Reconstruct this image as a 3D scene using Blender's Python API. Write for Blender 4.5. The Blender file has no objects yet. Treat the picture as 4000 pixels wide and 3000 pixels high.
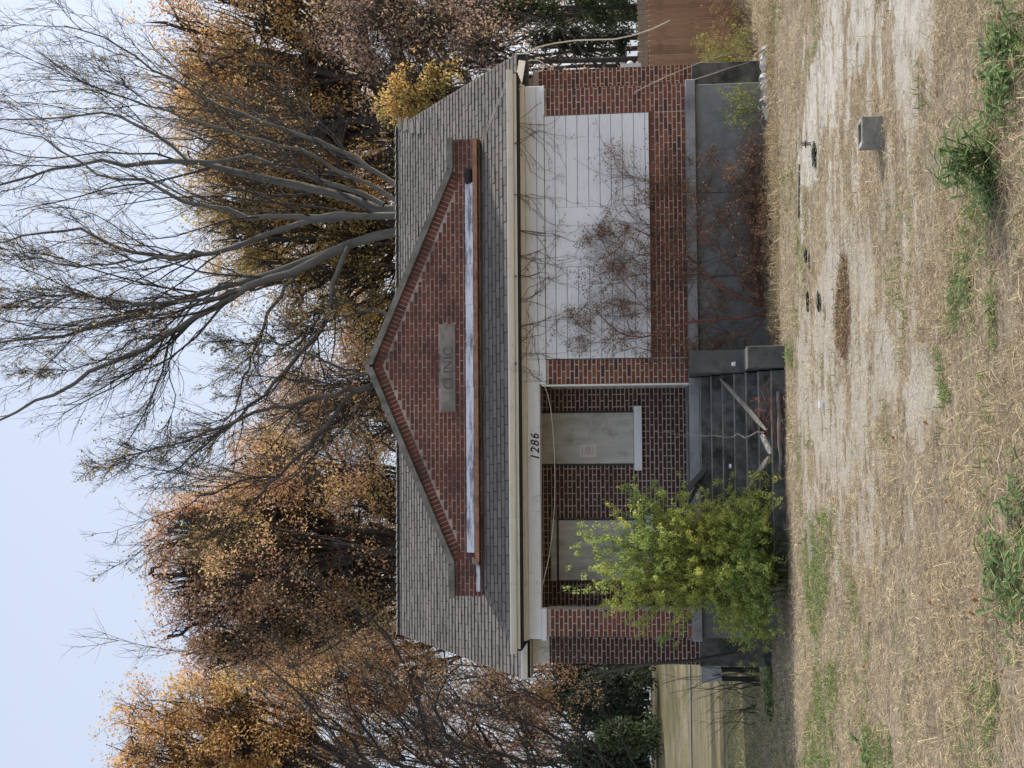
import bpy, math, random
import numpy as np
from mathutils import Vector, Matrix, Quaternion
PI = math.pi
rng = np.random.default_rng(7)
random.seed(7)
scn = bpy.context.scene
COL = scn.collection

# ------------------------------------------------------------------ camera
FPX = 5000.0
CAM = np.array([-1.27, -19.84, 1.6])
YAW, PIT, ROL = [math.radians(v) for v in (2.6, 6.8, 0.73)]
F_ = np.array([math.sin(YAW) * math.cos(PIT), math.cos(YAW) * math.cos(PIT), math.sin(PIT)])
R_ = np.array([math.cos(YAW), -math.sin(YAW), 0.0])
U_ = np.cross(R_, F_)
R2 = R_ * math.cos(ROL) - U_ * math.sin(ROL)
U2 = U_ * math.cos(ROL) + R_ * math.sin(ROL)
cam_data = bpy.data.cameras.new('camera')
cam = bpy.data.objects.new('camera', cam_data)
COL.objects.link(cam)
mx = Matrix(((-U2[0], R2[0], -F_[0], CAM[0]), (-U2[1], R2[1], -F_[1], CAM[1]), (-U2[2], R2[2], -F_[2], CAM[2]), (0, 0, 0, 1)))
cam.matrix_world = mx
cam_data.sensor_fit = 'HORIZONTAL'
cam_data.sensor_width = 36.0
cam_data.lens = 36.0 * FPX / 4000.0
cam_data.clip_start = 0.1
cam_data.clip_end = 3000
scn.camera = cam

# ------------------------------------------------------------------ sky and sun
SUN_EL, SUN_AZ = math.radians(28.5), math.radians(70)      # azimuth from +y towards +x
world = bpy.data.worlds.new('World')
scn.world = world
world.use_nodes = True
wn, wl = world.node_tree.nodes, world.node_tree.links
wn.clear()
sky = wn.new('ShaderNodeTexSky')
sky.sky_type = 'NISHITA'
sky.sun_disc = False
sky.sun_elevation = SUN_EL
sky.sun_rotation = SUN_AZ
sky.air_density = 1.0
sky.dust_density = 4.0
sky.ozone_density = 1.6
bg = wn.new('ShaderNodeBackground')
bg.inputs['Strength'].default_value = 0.13
wo = wn.new('ShaderNodeOutputWorld')
veil = wn.new('ShaderNodeMix'); veil.data_type = 'RGBA'          # thin bright high cloud over the clear sky
veil.inputs[0].default_value = 0.72
veil.inputs[7].default_value = (2.68, 2.92, 3.42, 1.0)
wl.new(sky.outputs[0], veil.inputs[6])
wl.new(veil.outputs[2], bg.inputs[0])
wl.new(bg.outputs[0], wo.inputs[0])
sun_dir = Vector((math.sin(SUN_AZ) * math.cos(SUN_EL), math.cos(SUN_AZ) * math.cos(SUN_EL), math.sin(SUN_EL)))
sd = bpy.data.lights.new('sun', 'SUN')
sd.energy = 3.3
sd.angle = math.radians(3.5)
sd.color = (1.0, 0.94, 0.84)
so = bpy.data.objects.new('sun', sd)
COL.objects.link(so)
so.rotation_euler = sun_dir.to_track_quat('Z', 'Y').to_euler()
so.location = (20, 20, 30)
scn.view_settings.view_transform = 'Standard'
scn.view_settings.look = 'None'
scn.view_settings.gamma = 1.0
scn.view_settings.use_curve_mapping = False
scn.view_settings.exposure = 1.12
scn.cycles.max_bounces = 6
scn.cycles.diffuse_bounces = 3
scn.cycles.glossy_bounces = 2
scn.cycles.transmission_bounces = 4
scn.cycles.transparent_max_bounces = 4
scn.cycles.caustics_reflective = False
scn.cycles.caustics_refractive = False
scn.render.film_transparent = False


# measured points of the photograph turned into places (u to the right, v down, upright)
def ray(u, v):
    return F_ * FPX + R2 * (u - 1500) - U2 * (v - 2000)
def aty(u, v, y):
    r = ray(u, v)
    return CAM + r * (y - CAM[1]) / r[1]
def atz(u, v, z=0.0):
    r = ray(u, v)
    return CAM + r * (z - CAM[2]) / r[2]
def pz(px, py, z=0.0):          # photo pixel as stored, on a level
    return atz(3000 - py, px, z)
def py_(px, py, y):             # photo pixel as stored, on a plane y
    return aty(3000 - py, px, y)

# ------------------------------------------------------------------ mesh helpers
def tag(o, label=None, cat=None, group=None, kind=None):
    if label: o['label'] = label
    if cat: o['category'] = cat
    if group: o['group'] = group
    if kind: o['kind'] = kind
    return o

def thing(name, label, cat, loc=(0, 0, 0), group=None):
    o = bpy.data.objects.new(name, None)
    o.empty_display_size = 0.2
    o.location = loc
    COL.objects.link(o)
    return tag(o, label, cat, group)

def link(name, me, parent=None, mat=None):
    if mat is not None and not me.materials:
        me.materials.append(mat)
    o = bpy.data.objects.new(name, me)
    COL.objects.link(o)
    if parent is not None:
        o.parent = parent
        p = parent
        off = Vector(p.location)
        while p.parent:
            p = p.parent
            off += Vector(p.location)
        o.location = -off          # geometry is given in world coordinates
    return o

def np_mesh(name, V, Fq, smooth=False):
    V = np.asarray(V, dtype=np.float32)
    Fq = np.asarray(Fq, dtype=np.int32)
    me = bpy.data.meshes.new(name)
    n, k = Fq.shape
    me.vertices.add(len(V))
    me.vertices.foreach_set('co', V.ravel())
    me.loops.add(n * k)
    me.loops.foreach_set('vertex_index', Fq.ravel())
    me.polygons.add(n)
    me.polygons.foreach_set('loop_start', np.arange(0, n * k, k, dtype=np.int32))
    me.polygons.foreach_set('loop_total', np.full(n, k, dtype=np.int32))
    me.polygons.foreach_set('use_smooth', np.full(n, bool(smooth)))
    me.update(calc_edges=True)
    me.validate()
    return me

class MB:
    """collects boxes, prisms and tubes for one mesh"""
    def __init__(self):
        self.v, self.f = [], []
    def add(self, vs, fs):
        b = len(self.v)
        self.v += [tuple(map(float, p)) for p in vs]
        self.f += [tuple(i + b for i in q) for q in fs]
        return self
    def box(self, x0, x1, y0, y1, z0, z1):
        return self.add([(x0, y0, z0), (x1, y0, z0), (x1, y1, z0), (x0, y1, z0), (x0, y0, z1), (x1, y0, z1), (x1, y1, z1), (x0, y1, z1)],
                        [(0, 3, 2, 1), (4, 5, 6, 7), (0, 1, 5, 4), (1, 2, 6, 5), (2, 3, 7, 6), (3, 0, 4, 7)])
    def bbox(self, x0, x1, y0, y1, z0, z1, b=0.01):
        """box with chamfered edges along its front face and ends"""
        vs, fs = [], []
        for (yy, q) in ((y0, b), (y0 + b, 0.0), (y1, 0.0)):
            vs += [(x0 + q, yy, z0 + q), (x1 - q, yy, z0 + q), (x1 - q, yy, z1 - q), (x0 + q, yy, z1 - q)]
        fs.append((0, 1, 2, 3))
        for r in (0, 4):
            for i in range(4):
                j = (i + 1) % 4
                fs.append((r + i, r + 4 + i, r + 4 + j, r + j))
        fs.append((11, 10, 9, 8))
        return self.add(vs, fs)
    def obox(self, c, ax, ay, az):
        """oriented box: centre and three half-axes"""
        c, ax, ay, az = map(np.asarray, (c, ax, ay, az))
        vs = [c + sx * ax + sy * ay + sz * az for sz in (-1, 1) for sx, sy in ((-1, -1), (1, -1), (1, 1), (-1, 1))]
        return self.add(vs, [(0, 3, 2, 1), (4, 5, 6, 7), (0, 1, 5, 4), (1, 2, 6, 5), (2, 3, 7, 6), (3, 0, 4, 7)])
    def prism(self, pts, a0, a1, axis='x'):
        """2-D outline swept along an axis"""
        n = len(pts)
        if axis == 'x':
            mk = lambda a: [(a, p[0], p[1]) for p in pts]
        elif axis == 'y':
            mk = lambda a: [(p[0], a, p[1]) for p in pts]
        else:
            mk = lambda a: [(p[0], p[1], a) for p in pts]
        fs = [(i, (i + 1) % n, (i + 1) % n + n, i + n) for i in range(n)]
        return self.add(mk(a0) + mk(a1), fs + [tuple(range(n - 1, -1, -1)), tuple(range(n, 2 * n))])
    def tube(self, pts, rad, sides=6):
        pts = np.asarray(pts, float)
        rad = np.broadcast_to(np.asarray(rad, float), (len(pts),))
        V, Fq = tubes(pts[None], rad[None], sides)
        self.add(V, Fq.tolist())
        n = len(pts)
        self.add([], [])
        b = len(self.v) - n * sides
        self.f.append(tuple(b + i for i in range(sides - 1, -1, -1)))
        self.f.append(tuple(b + (n - 1) * sides + i for i in range(sides)))
        return self
    def build(self, name, mat, parent=None, smooth=False):
        me = bpy.data.meshes.new(name)
        me.from_pydata(self.v, [], self.f)
        if smooth:
            me.polygons.foreach_set('use_smooth', [True] * len(me.polygons))
        me.update()
        import bmesh
        bm = bmesh.new(); bm.from_mesh(me)
        bmesh.ops.recalc_face_normals(bm, faces=bm.faces)
        bm.to_mesh(me); bm.free()
        return link(name, me, parent, mat)

def norm(a):
    return a / np.maximum(np.linalg.norm(a, axis=-1, keepdims=True), 1e-9)

def tubes(P, R, S):
    """P (N,K,3) centre lines, R (N,K) radii -> vertices and quads"""
    N, K, _ = P.shape
    T = np.empty_like(P)
    T[:, 1:-1] = P[:, 2:] - P[:, :-2]
    T[:, 0] = P[:, 1] - P[:, 0]
    T[:, -1] = P[:, -1] - P[:, -2]
    T = norm(T)
    m = np.abs(P[:, -1] - P[:, 0])
    A = np.eye(3)[np.argmin(m, axis=1)][:, None, :]
    Uv = norm(np.cross(T, A))
    Vv = np.cross(T, Uv)
    ang = np.arange(S) * 2 * PI / S
    V = P[:, :, None, :] + R[:, :, None, None] * (np.cos(ang)[None, None, :, None] * Uv[:, :, None, :] + np.sin(ang)[None, None, :, None] * Vv[:, :, None, :])
    idx = np.arange(N * K * S).reshape(N, K, S)
    a = idx[:, :-1]
    b = idx[:, 1:]
    Fq = np.stack([a, np.roll(a, -1, axis=2), np.roll(b, -1, axis=2), b], axis=-1).reshape(-1, 4)
    return V.reshape(-1, 3), Fq

def tube_obj(name, parts, mat, parent=None, smooth=True):
    Vs, Fs, n = [], [], 0
    for P, R, S in parts:
        if len(P) == 0: continue
        V, Fq = tubes(P, R, S)
        Vs.append(V); Fs.append(Fq + n); n += len(V)
    return link(name, np_mesh(name, np.concatenate(Vs), np.concatenate(Fs), smooth), parent, mat)

def leaf_tris(name, Cc, A, Nn, L, W):
    """far leaves: one pointed triangle each"""
    A = norm(A); B = norm(np.cross(Nn, A)); L = np.asarray(L)[:, None]; W = np.asarray(W)[:, None]
    V = np.stack([Cc - A * L * .5 - B * W * .55, Cc - A * L * .4 + B * W * .55, Cc + A * L * .6], axis=1).reshape(-1, 3)
    return np_mesh(name, V, np.arange(3 * len(Cc)).reshape(-1, 3))

def airy(c, g, thr=-.10, period=1.7):
    """drop leaves where the crown is thin, so gaps stay open"""
    p = c[0] * (2 * PI / period)
    n = np.sin(p[:, 0] + 1.3 * np.sin(p[:, 2] * .7)) + np.sin(p[:, 2] * 1.13 + 1.7 * np.sin(p[:, 1] * .6)) + np.sin(p[:, 1] * .9 + p[:, 0] * .37)
    k = (n / 3 + g.normal(size=len(n)) * .12) > thr
    return tuple(q[k] for q in c)

def leaf_mesh(name, Cc, A, Nn, L, W):
    """kite-shaped single leaves: centres, long axis, normal, length, width"""
    A = norm(A)
    B = norm(np.cross(Nn, A))
    L = np.asarray(L)[:, None]; W = np.asarray(W)[:, None]
    N = len(Cc)
    V = np.stack([Cc - A * L / 2, Cc + B * W / 2 + A * L * .05, Cc + A * L / 2, Cc - B * W / 2 + A * L * .05], axis=1).reshape(-1, 3)
    return np_mesh(name, V, np.arange(4 * N).reshape(N, 4))

def rand_dirs(n, r=None):
    v = (r or rng).normal(size=(n, 3))
    return norm(v)

def vnoise(x, y, seed=0):
    """2-D value noise, 0..1"""
    xi, yi = np.floor(x).astype(np.int64), np.floor(y).astype(np.int64)
    xf, yf = x - xi, y - yi
    def h(a, b):
        q = (a * 374761393 + b * 668265263 + seed * 974711) & 0x7fffffff
        q = ((q ^ (q >> 13)) * 1274126177) & 0x7fffffff
        return ((q ^ (q >> 16)) & 0xffff) / 65535.0
    sx, sy = xf * xf * (3 - 2 * xf), yf * yf * (3 - 2 * yf)
    a = h(xi, yi) * (1 - sx) + h(xi + 1, yi) * sx
    b = h(xi, yi + 1) * (1 - sx) + h(xi + 1, yi + 1) * sx
    return a * (1 - sy) + b * sy
def fbm(x, y, seed=0, o=4):
    s, a, t = 0, 1, 0
    for k in range(o):
        s = s + a * vnoise(x * 2 ** k, y * 2 ** k, seed + k); t += a; a *= .5
    return s / t

# ------------------------------------------------------------------ materials
def newmat(name):
    m = bpy.data.materials.new(name)
    m.use_nodes = True
    nt = m.node_tree
    nt.nodes.clear()
    return m, nt
def N(nt, t, **kw):
    n = nt.nodes.new(t)
    for k, v in kw.items():
        if k in n.inputs: n.inputs[k].default_value = v
        else: setattr(n, k, v)
    return n
def c4(c):
    return (c[0], c[1], c[2], 1.0)

def ramp(nt, fac, stops):
    r = nt.nodes.new('ShaderNodeValToRGB')
    el = r.color_ramp.elements
    while len(el) < len(stops): el.new(0.5)
    for e, (p, c) in zip(el, stops):
        e.position = p; e.color = c4(c)
    nt.links.new(fac, r.inputs[0])
    return r.outputs[0]
def mixc(nt, fac, a, b, mode='MIX'):
    m = nt.nodes.new('ShaderNodeMix'); m.data_type = 'RGBA'; m.blend_type = mode
    for i, s in ((0, fac), (6, a), (7, b)):
        if hasattr(s, 'is_linked') or hasattr(s, 'links'): nt.links.new(s, m.inputs[i])
        elif i == 0: m.inputs[0].default_value = s
        else: m.inputs[i].default_value = c4(s)
    return m.outputs[2]
def mathn(nt, op, a, b=None, clamp=False):
    m = nt.nodes.new('ShaderNodeMath'); m.operation = op; m.use_clamp = clamp
    for i, s in ((0, a), (1, b)):
        if s is None: continue
        if hasattr(s, 'links'): nt.links.new(s, m.inputs[i])
        else: m.inputs[i].default_value = s
    return m.outputs[0]
def noise(nt, scale, detail=4, rough=.6, stretch=None, w=None):
    g = nt.nodes.new('ShaderNodeNewGeometry')
    v = g.outputs['Position']
    if stretch:
        mp = nt.nodes.new('ShaderNodeMapping'); mp.inputs['Scale'].default_value = stretch
        nt.links.new(v, mp.inputs[0]); v = mp.outputs[0]
    n = nt.nodes.new('ShaderNodeTexNoise')
    n.inputs['Scale'].default_value = scale; n.inputs['Detail'].default_value = detail; n.inputs['Roughness'].default_value = rough
    nt.links.new(v, n.inputs['Vector'])
    return n.outputs['Fac']
def rnd(nt):
    """one random number per piece, joined or single"""
    g = nt.nodes.new('ShaderNodeNewGeometry'); o = nt.nodes.new('ShaderNodeObjectInfo')
    return mathn(nt, 'FRACT', mathn(nt, 'ADD', g.outputs['Random Per Island'], o.outputs['Random']))
def finish(nt, col, rough=.85, bump=None, bs=.3, bd=.01, spec=.3, metallic=0, translucent=0):
    p = nt.nodes.new('ShaderNodeBsdfPrincipled')
    if hasattr(col, 'links'): nt.links.new(col, p.inputs['Base Color'])
    else: p.inputs['Base Color'].default_value = c4(col)
    if hasattr(rough, 'links'): nt.links.new(rough, p.inputs['Roughness'])
    else: p.inputs['Roughness'].default_value = rough
    p.inputs['Specular IOR Level'].default_value = spec
    p.inputs['Metallic'].default_value = metallic
    if bump is not None:
        b = nt.nodes.new('ShaderNodeBump'); b.inputs['Strength'].default_value = bs; b.inputs['Distance'].default_value = bd
        nt.links.new(bump, b.inputs['Height']); nt.links.new(b.outputs[0], p.inputs['Normal'])
    out = nt.nodes.new('ShaderNodeOutputMaterial')
    sh = p.outputs[0]
    if translucent:
        t = nt.nodes.new('ShaderNodeBsdfTranslucent')
        if hasattr(col, 'links'): nt.links.new(col, t.inputs[0])
        else: t.inputs[0].default_value = c4(col)
        ms = nt.nodes.new('ShaderNodeMixShader'); ms.inputs[0].default_value = translucent
        nt.links.new(p.outputs[0], ms.inputs[1]); nt.links.new(t.outputs[0], ms.inputs[2]); sh = ms.outputs[0]
    nt.links.new(sh, out.inputs[0])

M = {}
def m_simple(name, c0, c1, scale=6, rough=.85, bscale=60, bs=.25, bd=.004, dirt=None, dscale=1.2, dpos=(.5, .7), stretch=None, spec=.3, metallic=0):
    m, nt = newmat(name)
    n = noise(nt, scale, 5, .65, stretch)
    col = ramp(nt, n, [(.3, c0), (.7, c1)])
    if dirt:
        d = ramp(nt, noise(nt, dscale, 6, .7), [(dpos[0], (0, 0, 0)), (dpos[1], (1, 1, 1))])
        col = mixc(nt, d, col, dirt)
    finish(nt, col, rough, noise(nt, bscale, 3), bs, bd, spec, metallic)
    M[name] = m
    return m
def m_pieces(name, stops, rough=.85, grain=.25, gscale=40, stain=None, sscale=1.0, spos=(.55, .72), bs=.4, translucent=0, spec=.3, stretch=None, big=None):
    """colour drawn per piece from a ramp, plus grain and stains"""
    m, nt = newmat(name)
    col = ramp(nt, rnd(nt), stops)
    g = noise(nt, gscale, 4, .6, stretch)
    lum = mathn(nt, 'ADD', mathn(nt, 'MULTIPLY', g, grain * 2), 1 - grain)
    v = nt.nodes.new('ShaderNodeVectorMath'); v.operation = 'SCALE'
    nt.links.new(col, v.inputs[0]); nt.links.new(lum, v.inputs['Scale'])
    col = v.outputs[0]
    if big:
        d = ramp(nt, noise(nt, big[1], 3, .5), [(big[2], (0, 0, 0)), (big[3], (1, 1, 1))])
        col = mixc(nt, d, col, mixc(nt, .5, col, big[0]))
    if stain:
        d = ramp(nt, noise(nt, sscale, 6, .7), [(spos[0], (0, 0, 0)), (spos[1], (1, 1, 1))])
        col = mixc(nt, d, col, stain)
    finish(nt, col, rough, g, bs, .003, spec, 0, translucent)
    M[name] = m
    return m

m_pieces('brick', [(0, (.185, .060, .036)), (.35, (.145, .048, .031)), (.6, (.225, .078, .042)), (.85, (.105, .039, .029)), (1, (.070, .034, .029))],
         stain=(.075, .04, .034), sscale=.9, spos=(.52, .85), gscale=55, grain=.3)
m_pieces('brick_gable', [(0, (.155, .052, .035)), (.4, (.125, .042, .031)), (.7, (.185, .066, .041)), (1, (.08, .038, .032))],
         stain=(.050, .034, .034), sscale=1.5, spos=(.46, .75), gscale=55, grain=.35)
m_pieces('brick_dark', [(0, (.085, .034, .028)), (.35, (.070, .030, .026)), (.6, (.105, .042, .033)), (1, (.045, .026, .024))], gscale=55, grain=.35)  # darker brick tone for the porch back wall and the left wall strip
m_simple('mortar', (.42, .375, .33), (.60, .54, .48), 9, .95, 90, .5, .004, dirt=(.24, .18, .165), dscale=1.1, dpos=(.52, .8))
m_simple('mortar_gable', (.32, .27, .24), (.46, .39, .35), 9, .95, 90, .5, .004, dirt=(.13, .085, .075), dscale=1.5, dpos=(.46, .66))
m_pieces('shingle', [(0, (.128, .115, .103)), (.5, (.158, .143, .128)), (.8, (.182, .165, .149)), (1, (.105, .096, .087))], rough=.95, gscale=180, grain=.45,
         stain=(.085, .082, .080), sscale=.55, spos=(.5, .9), bs=.8)
m_simple('roof_felt', (.018, .018, .018), (.03, .03, .03), 5)
m_simple('concrete', (.19, .185, .17), (.30, .29, .265), 5, .95, 80, .5, .006, dirt=(.085, .085, .075), dscale=2.2, dpos=(.45, .7))
m_simple('coping', (.17, .165, .15), (.26, .25, .225), 8, .95, 120, .6, .006, dirt=(.075, .075, .068), dscale=3.0, dpos=(.45, .7))
m_simple('stucco', (.165, .175, .175), (.235, .245, .245), 3, .9, 70, .4, .006, dirt=(.075, .08, .075), dscale=1.3, dpos=(.48, .78))
m_simple('slab_paint', (.23, .235, .24), (.35, .355, .36), 6, .85, 70, .4, .005, dirt=(.10, .10, .10), dscale=3, dpos=(.5, .75))
m_simple('step_concrete', (.070, .070, .067), (.175, .175, .165), 5, .95, 60, .6, .008, dirt=(.03, .035, .028), dscale=3.0, dpos=(.44, .66))
m_simple('wood_white', (.80, .81, .83), (.87, .88, .89), 2.5, .6, 50, .15, .002, dirt=(.46, .46, .45), dscale=5.5, dpos=(.56, .76), stretch=(.3, 1, 3))
m_simple('trim_cream', (.72, .70, .62), (.82, .80, .73), 5, .6, 50, .15, .002, dirt=(.52, .49, .42), dscale=4, dpos=(.55, .8), stretch=(.4, 1, 1))
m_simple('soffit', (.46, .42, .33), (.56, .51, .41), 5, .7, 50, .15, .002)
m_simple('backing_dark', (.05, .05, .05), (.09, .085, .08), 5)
m_simple('plywood', (.46, .445, .41), (.62, .60, .56), 2.6, .8, 60, .35, .003, dirt=(.30, .27, .22), dscale=3.5, dpos=(.5, .74), stretch=(3.5, 1, .5))
m_simple('copper_rust', (.22, .105, .06), (.36, .19, .11), 12, .6, 60, .3, .003, dirt=(.10, .055, .04), dscale=5, dpos=(.5, .7))
m_simple('iron_black', (.012, .012, .012), (.02, .02, .02), 5, .5)
m_simple('white_plastic', (.70, .70, .70), (.80, .80, .80), 5, .5)
m_simple('grey_metal', (.38, .40, .42), (.48, .50, .52), 5, .45, metallic=.2)
m_simple('dead_wood', (.13, .115, .10), (.30, .27, .235), 3, .9, 30, .8, .01, stretch=(1, 6, 6))
m_simple('dead_wood_pale', (.32, .29, .26), (.48, .45, .41), 3, .9, 30, .8, .01, stretch=(1, 6, 6))
m_simple('dead_wood_black', (.03, .028, .026), (.09, .085, .08), 3, .9, 30, .8, .01)
m_simple('cable_pale', (.50, .48, .43), (.62, .60, .54), 5, .6)
m_simple('stone_white', (.34, .33, .31), (.62, .61, .59), 9, .9, 25, .8, .02, dirt=(.12, .10, .08), dscale=7, dpos=(.5, .62))
m_simple('asphalt_chunk', (.022, .022, .024), (.05, .05, .052), 9, .95, 40, .8, .01)
m_pieces('fence_wood', [(0, (.23, .150, .100)), (.5, (.28, .185, .125)), (1, (.18, .115, .078))], gscale=14, grain=.35, stretch=(6, 6, .7),
         stain=(.13, .08, .055), sscale=1.2, spos=(.55, .8))
m_simple('fence_grey', (.24, .18, .13), (.33, .25, .18), 6, .9)

def m_flash():
    m, nt = newmat('peeling_flashing')
    a = noise(nt, 5, 7, .75, (.35, 1, 2.2))
    col = ramp(nt, a, [(.34, (.10, .10, .115)), (.43, (.26, .265, .30)), (.50, (.58, .60, .66)), (.7, (.74, .76, .80))])
    finish(nt, col, .6, a, .4, .004)
    M['flashing'] = m
m_flash()
def m_paint_peel():
    m, nt = newmat('peeling_white_paint')
    a = noise(nt, 7, 7, .8, (.5, 1, 9))
    col = ramp(nt, a, [(.31, (.24, .22, .20)), (.355, (.60, .60, .59)), (.45, (.80, .81, .83)), (.7, (.87, .88, .90))])
    v = ramp(nt, noise(nt, .9, 3, .5), [(.35, (.90, .90, .90)), (.65, (1, 1, 1))])
    col = mixc(nt, 1.0, col, v, 'MULTIPLY')
    finish(nt, col, .55, a, .25, .002)
    M['boards'] = m
m_paint_peel()
def m_plate():
    m, nt = newmat('carved_stone')
    a = noise(nt, 2.2, 5, .65)
    col = ramp(nt, a, [(.35, (.16, .145, .13)), (.5, (.21, .19, .165)), (.62, (.33, .30, .255))])
    g = noise(nt, 120, 3, .7)
    col = mixc(nt, mathn(nt, 'MULTIPLY', g, .35), col, (.10, .095, .09))
    finish(nt, col, .9, g, .5, .003)
    M['plate'] = m
m_plate()
def m_leaves(name, stops, tl=.45, patch=None, pscale=.5):
    m, nt = newmat(name)
    col = ramp(nt, rnd(nt), stops)
    if patch:
        d = ramp(nt, noise(nt, pscale, 3, .6), [(.42, (0, 0, 0)), (.62, (1, 1, 1))])
        col = mixc(nt, d, col, ramp(nt, rnd(nt), patch))
    finish(nt, col, .7, None, translucent=tl, spec=.2)
    M[name] = m
m_leaves('leaf_orange', [(0, (0.718, 0.340, 0.133)), (.35, (0.750, 0.503, 0.201)), (.7, (0.581, 0.296, 0.141)), (1, (0.335, 0.206, 0.127))], patch=[(0, (0.750, 0.644, 0.226)), (.6, (0.750, 0.469, 0.207)), (1, (0.392, 0.248, 0.145))])
m_leaves('leaf_brown', [(0, (0.750, 0.366, 0.212)), (.4, (0.750, 0.517, 0.302)), (.75, (0.593, 0.325, 0.226)), (1, (0.398, 0.226, 0.175))], patch=[(0, (0.750, 0.638, 0.307)), (.5, (0.723, 0.479, 0.237)), (1, (0.443, 0.294, 0.173))])
m_leaves('leaf_purple', [(0, (0.352, 0.229, 0.205)), (.5, (0.460, 0.304, 0.260)), (1, (0.247, 0.181, 0.170))], patch=[(0, (0.652, 0.473, 0.249)), (.6, (0.384, 0.295, 0.182)), (1, (0.250, 0.206, 0.161))])
m_leaves('leaf_yellow', [(0, (0.750, 0.506, 0.147)), (.5, (0.607, 0.382, 0.135)), (1, (0.347, 0.252, 0.102))], patch=[(0, (0.618, 0.542, 0.182)), (.6, (0.410, 0.334, 0.147)), (1, (0.246, 0.209, 0.106))])
m_leaves('leaf_evergreen', [(0, (0.034, 0.046, 0.030)), (.6, (0.050, 0.065, 0.041)), (1, (0.069, 0.081, 0.054))], tl=.15)
m_leaves('leaf_pine', [(0, (.045, .07, .035)), (.6, (.07, .10, .045)), (1, (.10, .12, .06))], tl=.2)
m_leaves('leaf_bush', [(0, (0.170, 0.272, 0.086)), (.5, (0.272, 0.390, 0.112)), (.85, (0.458, 0.525, 0.155)), (1, (0.712, 0.662, 0.207))], patch=[(0, (0.407, 0.476, 0.120)), (.6, (0.610, 0.610, 0.146)), (1, (0.746, 0.679, 0.172))], pscale=1.3, tl=.45)
m_leaves('leaf_weed', [(0, (0.089, 0.147, 0.056)), (.6, (0.153, 0.230, 0.085)), (1, (0.250, 0.313, 0.128))], tl=.35)
m_leaves('leaf_yellowgreen', [(0, (.16, .20, .05)), (.6, (.26, .28, .07)), (1, (.42, .38, .10))], tl=.4)
m_leaves('leaf_dead', [(0, (0.150, 0.083, 0.053)), (.5, (0.225, 0.120, 0.068)), (.85, (0.315, 0.180, 0.090)), (1, (0.450, 0.285, 0.120))], tl=.2)
m_leaves('leaf_litter', [(0, (.45, .30, .19)), (.5, (.34, .20, .11)), (1, (.22, .11, .06))], tl=.1)
m_leaves('straw', [(0, (0.580, 0.467, 0.277)), (.3, (0.468, 0.364, 0.214)), (.6, (0.379, 0.297, 0.176)), (.85, (0.267, 0.206, 0.129)), (1, (0.692, 0.592, 0.383))], tl=.15,
         patch=[(0, (0.491, 0.399, 0.246)), (.5, (0.334, 0.269, 0.170)), (1, (0.223, 0.177, 0.122))], pscale=2.1)
m_leaves('grass_green', [(0, (0.079, 0.151, 0.031)), (.5, (0.136, 0.221, 0.052)), (.85, (0.230, 0.278, 0.097)), (1, (0.347, 0.323, 0.154))], tl=.3)
m_simple('bark_twig', (.050, .044, .040), (.085, .076, .070), 3, .95, 20, .8, .02)
m_simple('bark_grey', (.10, .097, .090), (.185, .18, .165), 3, .95, 14, .9, .02, stretch=(1, 1, .4))
m_simple('bark_dark', (.035, .030, .027), (.075, .065, .055), 3, .95, 20, .8, .02, stretch=(1, 1, .4))
m_simple('bark_mid', (.065, .055, .048), (.12, .105, .09), 3, .95, 20, .8, .02, stretch=(1, 1, .4))
m_simple('stem_red', (.16, .050, .035), (.24, .085, .06), 5, .8, 30, .5, .005)
m_simple('stem_brown', (.10, .070, .055), (.17, .125, .10), 5, .9, 30, .5, .005)
m_simple('stem_green', (.07, .09, .03), (.12, .13, .05), 5, .8)

# ------------------------------------------------------------------ ground
def poly_world(bands):
    """bands: list of (photo y, x low, x high) -> world polygon on the ground"""
    lo = [pz(a, y) for (y, a, b) in bands]
    hi = [pz(b, y) for (y, a, b) in bands]
    return np.array([p[:2] for p in lo] + [p[:2] for p in hi[::-1]])
def inside(poly, x, y):
    r = np.zeros(x.shape, bool)
    j = len(poly) - 1
    for i in range(len(poly)):
        xi, yi = poly[i]; xj, yj = poly[j]
        if yi != yj:
            c = ((yi > y) != (yj > y)) & (x < (xj - xi) * (y - yi) / (yj - yi) + xi)
            r ^= c
        j = i
    return r
GRAVEL = [poly_world(b) for b in (
    [(-900, 3330, 3560), (-300, 3260, 3460), (0, 3218, 3407), (149, 3193, 3397), (300, 3159, 3362), (447, 3134, 3278), (547, 3132, 3205), (646, 3122, 3195), (760, 3125, 3170)],
    [(-900, 3600, 3820), (-300, 3520, 3740), (0, 3472, 3650), (100, 3488, 3620), (200, 3502, 3580), (300, 3495, 3530), (380, 3500, 3520)],
    [(800, 3290, 3320), (870, 3280, 3350), (949, 3240, 3377), (1048, 3222, 3390), (1197, 3140, 3422), (1300, 3118, 3470), (1346, 3114, 3500), (1495, 3114, 3500), (1599, 3116, 3495), (1660, 3122, 3420), (1720, 3170, 3405), (1800, 3185, 3400), (1860, 3190, 3395), (1900, 3330, 3390)],
    [(1330, 3575, 3620), (1400, 3563, 3640), (1500, 3560, 3643), (1600, 3552, 3640), (1690, 3562, 3632), (1750, 3578, 3600)],
    [(1500, 3500, 3508), (1560, 3470, 3510), (1700, 3458, 3500), (1800, 3462, 3490), (1880, 3475, 3486)],
    [(1880, 3140, 3200), (1940, 3140, 3205), (2000, 3148, 3195), (2040, 3160, 3185)],
)]
BAND = poly_world([(-900, 3250, 3850), (0, 3130, 3690), (300, 3120, 3640), (700, 3115, 3560), (1300, 3112, 3660), (1700, 3112, 3650), (2050, 3130, 3560), (2250, 3160, 3400)])
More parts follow.
